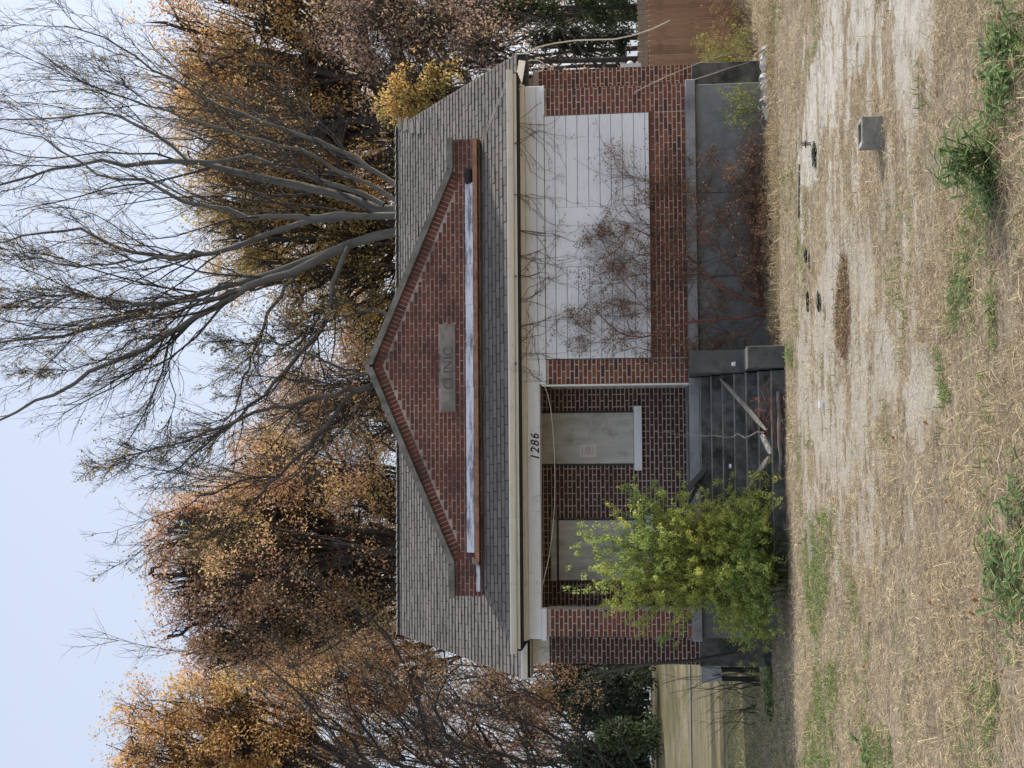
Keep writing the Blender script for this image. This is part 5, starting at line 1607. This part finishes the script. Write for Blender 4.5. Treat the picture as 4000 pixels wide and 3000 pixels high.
# thin pale dead branch standing in front of the steps
br = [py_(a, b, yv) for a, b, yv in ((2985, 1690, -2.45), (2900, 1705, -2.3), (2820, 1708, -2.1), (2745, 1702, -1.9), (2700, 1695, -1.8), (2640, 1690, -1.7), (2560, 1688, -1.6))]
a, r = resample(br, np.linspace(.009, .0025, 7), 18); a[1:] += np.random.default_rng(3).normal(size=(17, 3)) * .012
g = np.random.default_rng(19)
root = thing('fallen_branch', 'pale thin dead branch standing up in front of the steps', 'branch', tuple(a[0]), 'dead branches lying about')
P1, R1 = lines_children(a[None], r[None], 16, (.1, .95), (35, 70), None, .16, 6, .5, .002, .2, .0, g)
tube_obj('stem', [(a[None], r[None], 6)], M['dead_wood'], root); tube_obj('twigs', [(P1, R1, 3)], M['dead_wood'], root)
g = np.random.default_rng(21)
for i, (px, py, lab) in enumerate(((3000, 1600, 'reddish dead twig pile at the right end of the bottom step'), (2960, 2030, 'dead twig pile between the steps and the green bush'))):
    b = pz(px + 40, py); b = np.array([b[0], -2.2 if i == 0 else -1.9, .25 if i == 0 else .15])
    root = thing('twig_pile', lab, 'twigs', tuple(b))
    n = 46
    d = rand_dirs(n, g) * np.array([1, .5, .35]); L = g.uniform(.15, .5, n)
    c0 = b + g.normal(size=(n, 3)) * np.array([.25, .12, .1])
    t = np.linspace(-.5, .5, 6)[None, :, None]
    P = c0[:, None] + d[:, None] * L[:, None, None] * t + g.normal(size=(n, 6, 3)) * .008
    P[..., 2] = np.maximum(P[..., 2], .02)
    o = tube_obj('twigs', [(P, np.full((n, 6), .0035), 4)], M['stem_red'] if i == 0 else M['dead_wood'], root); o['kind'] = 'stuff'

def crumple(name, label, cat, c, size, mat, seed, sub=2, squash=.5, group=None):
    import bmesh
    bm = bmesh.new(); bmesh.ops.create_icosphere(bm, subdivisions=sub, radius=1)
    r = random.Random(seed)
    for v in bm.verts:
        k = 1 + r.uniform(-.55, .45)
        v.co = Vector((v.co.x * size[0] * k, v.co.y * size[1] * k, v.co.z * size[2] * k))
        v.co.z = max(v.co.z, -size[2] * squash)
    me = bpy.data.meshes.new(name); bm.to_mesh(me); bm.free()
    o = link(name, me, None, mat); o.location = (c[0], c[1], c[2])
    return tag(o, label, cat, group)
c = pz(3030, 2033); crumple('plastic_bag', 'crumpled white plastic bag at the foot of the green bush', 'bag', (c[0], c[1], .05), (.055, .05, .06), M['white_plastic'], 3)
c = onstep(2868, 1424); crumple('white_litter', 'torn white scrap on the side of the stair cheek', 'litter', (c[0], -1.26, py_(2868, 1424, -1.24)[2]), (.03, .02, .04), M['white_plastic'], 4)
c = onstep(2862, 1822); crumple('white_litter', 'small white scrap on a middle step', 'litter', (c[0], c[1], c[2] + .01), (.03, .025, .02), M['white_plastic'], 5)
c = pz(3155, 1000); crumple('asphalt_chunk', 'black rubble chunk on the dry strip, the one nearer the shrub', 'rubble', (c[0], c[1], .02), (.08, .06, .018), M['asphalt_chunk'], 6, 3, group='black rubble chunks')
c = pz(3163, 1180); crumple('asphalt_chunk', 'longer black rubble chunk opposite the stair block', 'rubble', (c[0], c[1], .02), (.11, .045, .018), M['asphalt_chunk'], 7, 3, group='black rubble chunks')
c = pz(3203, 1180); crumple('asphalt_chunk', 'smallest black rubble chunk at the gravel edge', 'rubble', (c[0], c[1], .015), (.10, .06, .02), M['asphalt_chunk'], 8, 2, group='black rubble chunks')
c = pz(3185, 605); crumple('asphalt_chunk', 'dark flat rubble at the left tip of the pale concrete', 'rubble', (c[0], c[1], .015), (.12, .10, .018), M['asphalt_chunk'], 9, 3, group='black rubble chunks')
# crumpled white sheeting lit by the sun at the right corner
seg = [(2950, 150), (2955, 210), (2962, 290), (2970, 360), (2976, 430), (2982, 500)]
cl = resample([py_(a + 6, b, -.75 + .05 * k) for k, (a, b) in enumerate(seg)], [1] * 6, 46)[0]
g = np.random.default_rng(88)
vs, fs = [], []
for k, p in enumerate(cl):
    wv = .5 + .5 * vnoise(np.array([k * .35]), np.array([1.0]), 4)[0]
    taper = min(1, k / 6, (45 - k) / 10)
    for q in range(6):
        f = q / 5
        yy_ = p[1] - .16 * wv * taper + .30 * wv * taper * f
        zz_ = -.02 + (.05 + .11 * wv) * taper * math.sin(PI * (f * .8 + .1)) + g.uniform(-.014, .014)
        vs.append((p[0] + g.uniform(-.012, .012), yy_, zz_))
for k in range(45):
    for q in range(5):
        b0 = 6 * k + q
        fs.append((b0, b0 + 1, b0 + 7, b0 + 6))
me = bpy.data.meshes.new('plastic_sheeting'); me.from_pydata(vs, [], fs); me.update()
tag(link('plastic_sheeting', me, None, M['stone_white']), 'crumpled whitish sheeting lit by the sun at the right corner', 'sheet')
# straight concrete edge of the old walk
ke = MB()
a, b = pz(3124, 640), pz(3120, 850)
c = (a + b) / 2; h = (b - a) / 2; nn = norm(np.array([-h[1], h[0], 0])) * .05
tag(MB().obox((c[0], c[1], .004), h, nn, (0, 0, .012)).build('concrete_strip', M['road_worn'], None), 'narrow pale concrete edge lying in the dry grass', 'kerb')
# hollow concrete block standing in the grass
bx = atz(2495, 3452)
cbk = thing('cinder_block', 'weathered hollow concrete block standing alone in the dry grass', 'block', (bx[0], bx[1], 0))
WX, WY, WZ = .105, .10, .155
m = MB()
x0, x1, y0, y1 = bx[0] - WX, bx[0] + WX, bx[1], bx[1] + 2 * WY
t = .032
m.bbox(x0, x1, y0, y0 + t, -.02, WZ, .008)
m.box(x0, x1, y1 - t, y1, -.02, WZ)
m.box(x0, x0 + t, y0 + t + .0005, y1 - t - .0005, -.02, WZ - .001); m.box(x1 - t, x1, y0 + t + .0005, y1 - t - .0005, -.02, WZ - .001)
m.box(x0 + t, x1 - t, y0 + t, y1 - t, -.02, .09)
m_simple('block_concrete', (.21, .205, .18), (.36, .345, .31), 8, .95, 110, .8, .008, dirt=(.09, .09, .075), dscale=5, dpos=(.45, .7))
m.build('block_body', M['block_concrete'], cbk)
# small litter
c = pz(3216, 1579); b_ = MB().obox((c[0], c[1], .025), (.035, .01, 0), (-.01, .03, 0), (0, 0, .018)).build('small_carton', M['white_plastic'], None)
tag(b_, 'small white carton lying on the gravel', 'litter')
c = pz(3168, 562)
root = thing('scrap_bracket', 'small dark bracket shaped scrap on the pale concrete', 'scrap', tuple(c))
MB().obox((c[0] - .01, c[1], .05), (.006, 0, 0), (0, .006, 0), (0, 0, .05)).build('prong', M['iron_black'], root)
MB().obox((c[0] + .015, c[1] + .02, .05), (.006, 0, 0), (0, .006, 0), (0, 0, .05)).build('prong', M['iron_black'], root)
MB().obox((c[0], c[1] + .01, .055), (.04, .003, 0), (0, .005, 0), (0, 0, .006)).build('crossbar', M['iron_black'], root)
# grey tub on a dark frame on the lawn at the left
c = py_(2825, 2632, 3.6)
root = thing('grey_tub', 'light grey metal tub on dark legs beside the left wall', 'tub', (c[0], c[1], 0))
m = MB(); z0, z1 = py_(2818, 2632, 3.6)[2], py_(2742, 2632, 3.6)[2]
x0, x1 = py_(2780, 2662, 3.6)[0], py_(2780, 2604, 3.6)[0]
m.add([(x0 + .03, 3.5, z0), (x1 - .03, 3.5, z0), (x1 - .03, 3.75, z0), (x0 + .03, 3.75, z0), (x0, 3.46, z1), (x1, 3.46, z1), (x1, 3.8, z1), (x0, 3.8, z1)], [(0, 3, 2, 1), (4, 5, 6, 7), (0, 1, 5, 4), (1, 2, 6, 5), (2, 3, 7, 6), (3, 0, 4, 7)])
m.build('tub_body', M['grey_metal'], root)
MB().box(x0 - .015, x1 + .015, 3.445, 3.815, z1, z1 + .02).build('rim', M['grey_metal'], root)
for xx, yy2 in ((x0 + .05, 3.52), (x1 - .05, 3.52), (x0 + .05, 3.74), (x1 - .05, 3.74)):
    MB().box(xx - .02, xx + .02, yy2 - .02, yy2 + .02, -.05, z0).build('leg', M['iron_black'], root)

# ------------------------------------------------------------------ grass, weeds and leaf litter
def blades(name, label, x, y, L, W, mat, g, flat=.25, curl=.5, z=None, seg=2):
    n = len(x)
    z = ground_z(x, y) if z is None else z
    az = g.uniform(0, 2 * PI, n)
    el = np.abs(g.normal(size=n)) * flat
    d = np.stack([np.cos(az) * np.cos(el), np.sin(az) * np.cos(el), np.sin(el)], -1)
    side = np.stack([-np.sin(az), np.cos(az), np.zeros(n)], -1) * (W / 2)[:, None]
    side = side + np.array([0, 0, 1]) * (W / 2 * g.uniform(-.8, .8, n))[:, None]
    az2 = az + g.normal(size=n) * curl
    d2 = np.stack([np.cos(az2) * np.cos(el * .3), np.sin(az2) * np.cos(el * .3), np.sin(el * .2) - .05], -1)
    p0 = np.stack([x, y, z + g.uniform(.0, .012, n)], -1)
    p1 = p0 + d * (L * .5)[:, None]
    p2 = p1 + d2 * (L * .5)[:, None]
    V = np.stack([p0 - side, p0 + side, p1 + side * .9, p1 - side * .9, p2], 1).reshape(-1, 3)
    b = np.arange(n)[:, None] * 5
    Fq = np.concatenate([b + np.array([0, 1, 2]), b + np.array([0, 2, 3]), b + np.array([3, 2, 4])], 1).reshape(-1, 3)
    o = link(name, np_mesh(name, V, Fq), None, mat)
    return tag(o, label, 'grass', kind='stuff')
g = np.random.default_rng(77)
def scatter(n, ylo, yhi, slack=.9):
    y = g.uniform(ylo, yhi, n * 2); D = y - CAM[1]
    # width of the yard worth covering grows with distance
    half = D * .34 + slack
    x = CAM[0] + D * .045 + g.uniform(-1, 1, n * 2) * half
    keep = g.random(n * 2) < half / half.max()
    return x[keep][:n], y[keep][:n]
def not_blocked(x, y):
    ok = ~((x > -3.35) & (x < .05) & (y > -2.4)) & ~((x > -4.3) & (x < 4.3) & (y > -.05)) & ~((np.abs(x - bx[0]) < .12) & (y > bx[1] - .02) & (y < bx[1] + .22))
    return ok & ~((np.abs(x) < 4.9) & (y > .9))
def straw(n, ylo, yhi, Lm, Wm, flat=.22):
    x, y = scatter(n, ylo, yhi)
    gr = gravel_mask(x, y)
    thin = .55 * fbm(x * 1.7, y * 1.7, 55) + .45 * fbm(x * 6, y * 6, 56)
    gr2 = gravel_mask(x + g.normal(size=len(x)) * .16, y + g.normal(size=len(x)) * .10)
    keep = not_blocked(x, y) & (~gr2 | (g.random(len(x)) < .16)) & (g.random(len(x)) < 2.8 * (thin - .27))
    x, y = x[keep], y[keep]
    L = Lm * g.uniform(.5, 1.6, len(x)); W = Wm * g.uniform(.6, 1.4, len(x))
    return x, y, L, W
S = [straw(85000, -14.6, -11.5, .07, .0024), straw(70000, -11.5, -8.0, .07, .003), straw(36000, -8.0, -4.0, .08, .0042), straw(26000, -4.0, 1.5, .09, .006)]
cat_ = [np.concatenate([s[i] for s in S]) for i in range(4)]
blades('dry_grass', 'matted dry straw coloured grass covering the yard', *cat_, M['straw'], g, .42, .8)
x, y = scatter(9000, -14.6, -3.0)
k = not_blocked(x, y) & ~gravel_mask(x, y); x, y = x[k], y[k]
blades('dry_grass', 'taller pale bent grass stalks standing over the mat', x, y, .20 * g.uniform(.6, 1.6, len(x)), .0026 * g.uniform(.7, 1.5, len(x)), M['straw'], g, .5, .5)
# standing green blades
x, y = scatter(190000, -14.6, -1.0)
gm_ = mask_of(GREEN, x, y, .18, 2.5, 31)
sp2 = fbm(x * 1.1 + 9, y * 1.1, 91) > .53
keep = not_blocked(x, y) & ((gm_ & (fbm(x * 4, y * 4, 97) > .47)) | (sp2 & (fbm(x * 5, y * 5, 99) > .52) & (g.random(len(x)) < .30))) & ~gravel_mask(x, y)
x, y = x[keep], y[keep]
blades('green_grass', 'tufts of short green grass among the straw', x, y, .065 * g.uniform(.6, 1.6, len(x)), .0058 * g.uniform(.7, 1.4, len(x)), M['grass_green'], g, .75, .6)
# shaded lawn at both sides and behind
x = np.concatenate([g.uniform(-11, -4.9, 9000), g.uniform(4.9, 14, 9000)]); y = np.concatenate([g.uniform(-3, 16, 9000), g.uniform(-2.5, 9, 9000)])
blades('lawn_grass', 'rough mixed grass of the side lawns', x, y, .12 * g.uniform(.6, 1.5, len(x)), .008 * g.uniform(.7, 1.4, len(x)), M['straw'], g, .5, .6)
x = np.concatenate([g.uniform(-11, -4.9, 11000), g.uniform(5.5, 13, 3000)]); y = np.concatenate([g.uniform(-2.6, 16, 11000), g.uniform(0, 9, 3000)])
blades('lawn_grass', 'greener blades in the shaded lawn left of the clinic', x, y, .11 * g.uniform(.6, 1.5, len(x)), .008 * g.uniform(.7, 1.4, len(x)), M['grass_green'], g, .7, .6)
n = 9000
x = g.uniform(.05, 8.5, n); y = g.normal(-1.25, .42, n) + np.where(x > 4.2, (x - 4.2) * .5, 0) + .25 * np.sin(x * 2.1)
k = (fbm(x * 2, y * 2, 44) > .40) & not_blocked(x, y); x, y = x[k], y[k]
blades('dry_grass', 'taller golden grass along the sunlit strip right of the steps', x, y, .20 * g.uniform(.4, 1.5, len(x)), .006 * g.uniform(.7, 1.4, len(x)), M['straw'], g, 1.0, .5)
# brown needles and twigs in the pocket of debris on the gravel
n = 5200
pp_ = DEBRIS[0]; x = g.uniform(pp_[:, 0].min() - .25, pp_[:, 0].max() + .25, n); y = g.uniform(pp_[:, 1].min() - .2, pp_[:, 1].max() + .2, n)
k = inside(pp_, *jitter(x, y, .16, 4.0, 17)) | (g.random(n) < .10); x, y = x[k], y[k]
m_leaves('debris_brown', [(0, (.10, .05, .03)), (.5, (.16, .08, .045)), (1, (.26, .15, .09))], tl=.05)
o = blades('leaf_debris', 'heap of rusty brown twigs and needles on the gravel', x, y, .07 * g.uniform(.6, 1.5, len(x)), .004 * g.uniform(.7, 1.5, len(x)), M['debris_brown'], g, .4, .8)
o['category'] = 'debris'

# loose fallen leaves: small ones as litter, the large ones one by one
n = 900
x, y = scatter(n, -14.5, 0)
k = not_blocked(x, y); x, y = x[k], y[k]; n = len(x)
c = np.stack([x, y, ground_z(x, y) + .022], -1)
L = g.uniform(.012, .035, n)
o = link('leaf_litter', leaf_mesh('leaf_litter', c, rand_dirs(n, g) * np.array([1, 1, .3]), rand_dirs(n, g) * .5 + np.array([0, 0, 1]), L, L * .6), None, M['leaf_litter'])
tag(o, 'small scattered leaf scraps in the dry grass', 'leaves', kind='stuff')
def curled_leaf():
    vs, fs = [], []
    prof = [0, .35, .75, .55, .85, .5, .6, .25, 0]
    for i, w_ in enumerate(prof):
        t = i / 8
        zc = .25 * math.sin(t * PI)
        vs += [(t - .5, -w_ * .38, zc + w_ * .22), (t - .5, 0, zc), (t - .5, w_ * .38, zc + w_ * .16)]
    for i in range(8):
        b = 3 * i
        fs += [(b, b + 1, b + 4, b + 3), (b + 1, b + 2, b + 5, b + 4)]
    me = bpy.data.meshes.new('fallen_leaf'); me.from_pydata(vs, [], fs); me.update(); me.materials.append(M['leaf_litter'])
    return me
lm = curled_leaf()
spots = [(3405, 2605, .07, 'pale curled leaf in the dry grass left of centre'), (3945, 60, .07, None), (3900, 120, .08, 'long pink tan leaf standing in weeds at the right edge'), (3980, 250, .07, 'tan leaf resting on green plants at the far right'),
         (3830, 310, .06, 'tan leaf beside the tall weed clump'), (3810, 470, .05, 'small pale leaf between weed clump and right edge'), (3640, 1645, .05, 'tan leaf at the lower gravel margin'),
         (3520, 1712, .06, 'curled tan leaf in the dark grass strip of the gravel'), (3125, 1955, .05, 'pale crumpled leaf near the foot of the bush'), (3275, 1945, .05, 'dark brown leaf at the gravel tip'),
         (3660, 1890, .05, 'brown leaf left of the gravel'), (3725, 1955, .05, None), (3820, 915, .05, 'cream leaf among the middle green tufts'), (3735, 1420, .05, 'tan leaf below the gravel centre'),
         (3845, 2330, .08, 'large brown leaf next to the lower left weeds'), (3820, 2385, .06, 'pale leaf pair beside the brown one'), (3215, 2265, .05, 'tan leaf in front of the shaded lawn edge'),
         (3420, 2440, .05, None), (3955, 2630, .06, 'tan leaf near the bottom left corner'), (3890, 2780, .05, 'small tan leaf at the lower left'), (3500, 2450, .04, None), (3605, 2640, .04, None), (3385, 2930, .05, None), (3660, 2350, .06, 'forked pale leaf under the date line area of the lawn')]
for i, (px, py, s, lab) in enumerate(spots):
    c = pz(px, py)
    o = bpy.data.objects.new('fallen_leaf', lm); COL.objects.link(o)
    o.location = (c[0], c[1], ground_z(np.array([c[0]]), np.array([c[1]]))[0] + .03)
    o.rotation_euler = (random.uniform(-.5, .9), random.uniform(-.4, .4), random.uniform(0, 6.28)); o.scale = (s, s, s)
    if lab and 'date' in lab: lab = 'forked pale leaf alone in the lower left lawn'
    tag(o, lab or 'small plain tan leaf lying alone in the straw', 'leaf', 'fallen leaves on the yard')

# broad leaved weeds in the foreground
def weed(label, px, py, n, Lm, Wm, seed, up=.7, mat='leaf_weed', height=.0, name='weed_clump', stems=0, spread=.06):
    g = np.random.default_rng(seed)
    b = pz(px, py); b[2] = float(ground_z(np.array([b[0]]), np.array([b[1]]))[0])
    root = thing(name, label, 'weed', tuple(b))
    az = g.uniform(0, 2 * PI, n); el = g.uniform(.1, 1.3, n) * up
    L = Lm * g.uniform(.5, 1.15, n); W = Wm * g.uniform(.7, 1.2, n)
    h0 = g.uniform(0, height, n) if height else np.zeros(n)
    st = b + np.stack([g.normal(size=n) * spread, g.normal(size=n) * spread, h0], -1)
    K = 6; t = np.linspace(0, 1, K)
    V = np.zeros((n, K, 3, 3))
    for k, tt in enumerate(t):
        e = el - tt * 1.1 * g.uniform(.7, 1.3, n)
        if k == 0: c = st.copy()
        else: c = c + np.stack([np.cos(az) * np.cos(e), np.sin(az) * np.cos(e), np.sin(e)], -1) * (L / (K - 1))[:, None]
        w_ = W * math.sin(PI * (tt * .86 + .07)) ** .8
        sd = np.stack([-np.sin(az), np.cos(az), np.zeros(n)], -1) * (w_ / 2)[:, None]
        upv = np.array([0, 0, 1.]) * (w_ * .25)[:, None]
        V[:, k, 0] = c - sd + upv; V[:, k, 1] = c; V[:, k, 2] = c + sd + upv
    V[..., 2] = np.maximum(V[..., 2], b[2] + .004)
    idx = np.arange(n * K * 3).reshape(n, K, 3)
    F1 = np.stack([idx[:, :-1, 0], idx[:, :-1, 1], idx[:, 1:, 1], idx[:, 1:, 0]], -1).reshape(-1, 4)
    F2 = np.stack([idx[:, :-1, 1], idx[:, :-1, 2], idx[:, 1:, 2], idx[:, 1:, 1]], -1).reshape(-1, 4)
    o = link('leaves', np_mesh('leaves', V.reshape(-1, 3), np.concatenate([F1, F2]), True), root, M[mat])
    o['kind'] = 'stuff'
    if stems:
        t = np.linspace(0, 1, 6)[None, :, None]
        tips = b + np.stack([g.normal(size=stems) * .07, g.normal(size=stems) * .06, height * g.uniform(.6, 1.1, stems)], -1)
        P = b + (tips - b)[:, None] * t
        tube_obj('stalks', [(P, np.full((stems, 6), .004), 5)], M['stem_green'], root)
weed('tall lance leaved green weed clump, largest plant in the right foreground', 3880, 610, 190, .17, .016, 201, 1.0, height=.27, stems=12, spread=.07)
weed('low green weed spreading left of the tall lance leaved clump', 3880, 720, 150, .10, .014, 202, .8, height=.05, spread=.09)
weed('broad green leaves at the lower right picture corner', 3950, 170, 150, .12, .020, 203, .9, height=.08, spread=.12)
weed('green leaves behind the broad corner plant at the right edge', 3900, 330, 60, .11, .024, 204, .8, height=.05, spread=.12)
weed('fine leafed green patch below the gravel end', 3840, 860, 220, .045, .010, 205, 1.0, height=.03, spread=.12)
weed('small rosette of green leaves in the middle foreground', 3770, 1130, 60, .07, .02, 206, .7, height=.03, spread=.08)
weed('flat grey green leaf rosette near the middle foreground', 3790, 1210, 30, .07, .03, 207, .4, spread=.07)
weed('thin green grass clump beside the lower gravel', 3880, 1200, 60, .07, .006, 208, 1.0, spread=.05)
weed('broad leaved green plant in the lower left foreground', 3900, 2200, 70, .10, .026, 209, .8, height=.05, spread=.10)
weed('green plant at the bottom edge left of centre', 3990, 1980, 50, .10, .022, 210, .8, height=.05, spread=.10)
weed('yellow green blades at the bottom left edge', 3980, 2280, 60, .14, .02, 211, .8, height=.05, spread=.10)
weed('dark broad leaved plant at the left picture edge', 3400, 2940, 40, .16, .04, 212, .7, height=.06, spread=.10)
weed('green grass tuft left of the dark broad leaved plant', 3460, 3000, 60, .16, .008, 213, 1.0, spread=.08)
weed('bluish green leafy plant in the shaded lawn behind the dry strip', 3010, 2690, 60, .22, .07, 214, .6, height=.08, spread=.22)
weed('spiky grass tuft in front of the stair block', 3096, 1400, 40, .22, .010, 215, .9, spread=.05)
weed('narrow green grass tuft at the left side of the dry lawn', 3400, 2500, 50, .08, .006, 216, 1.0, spread=.06)
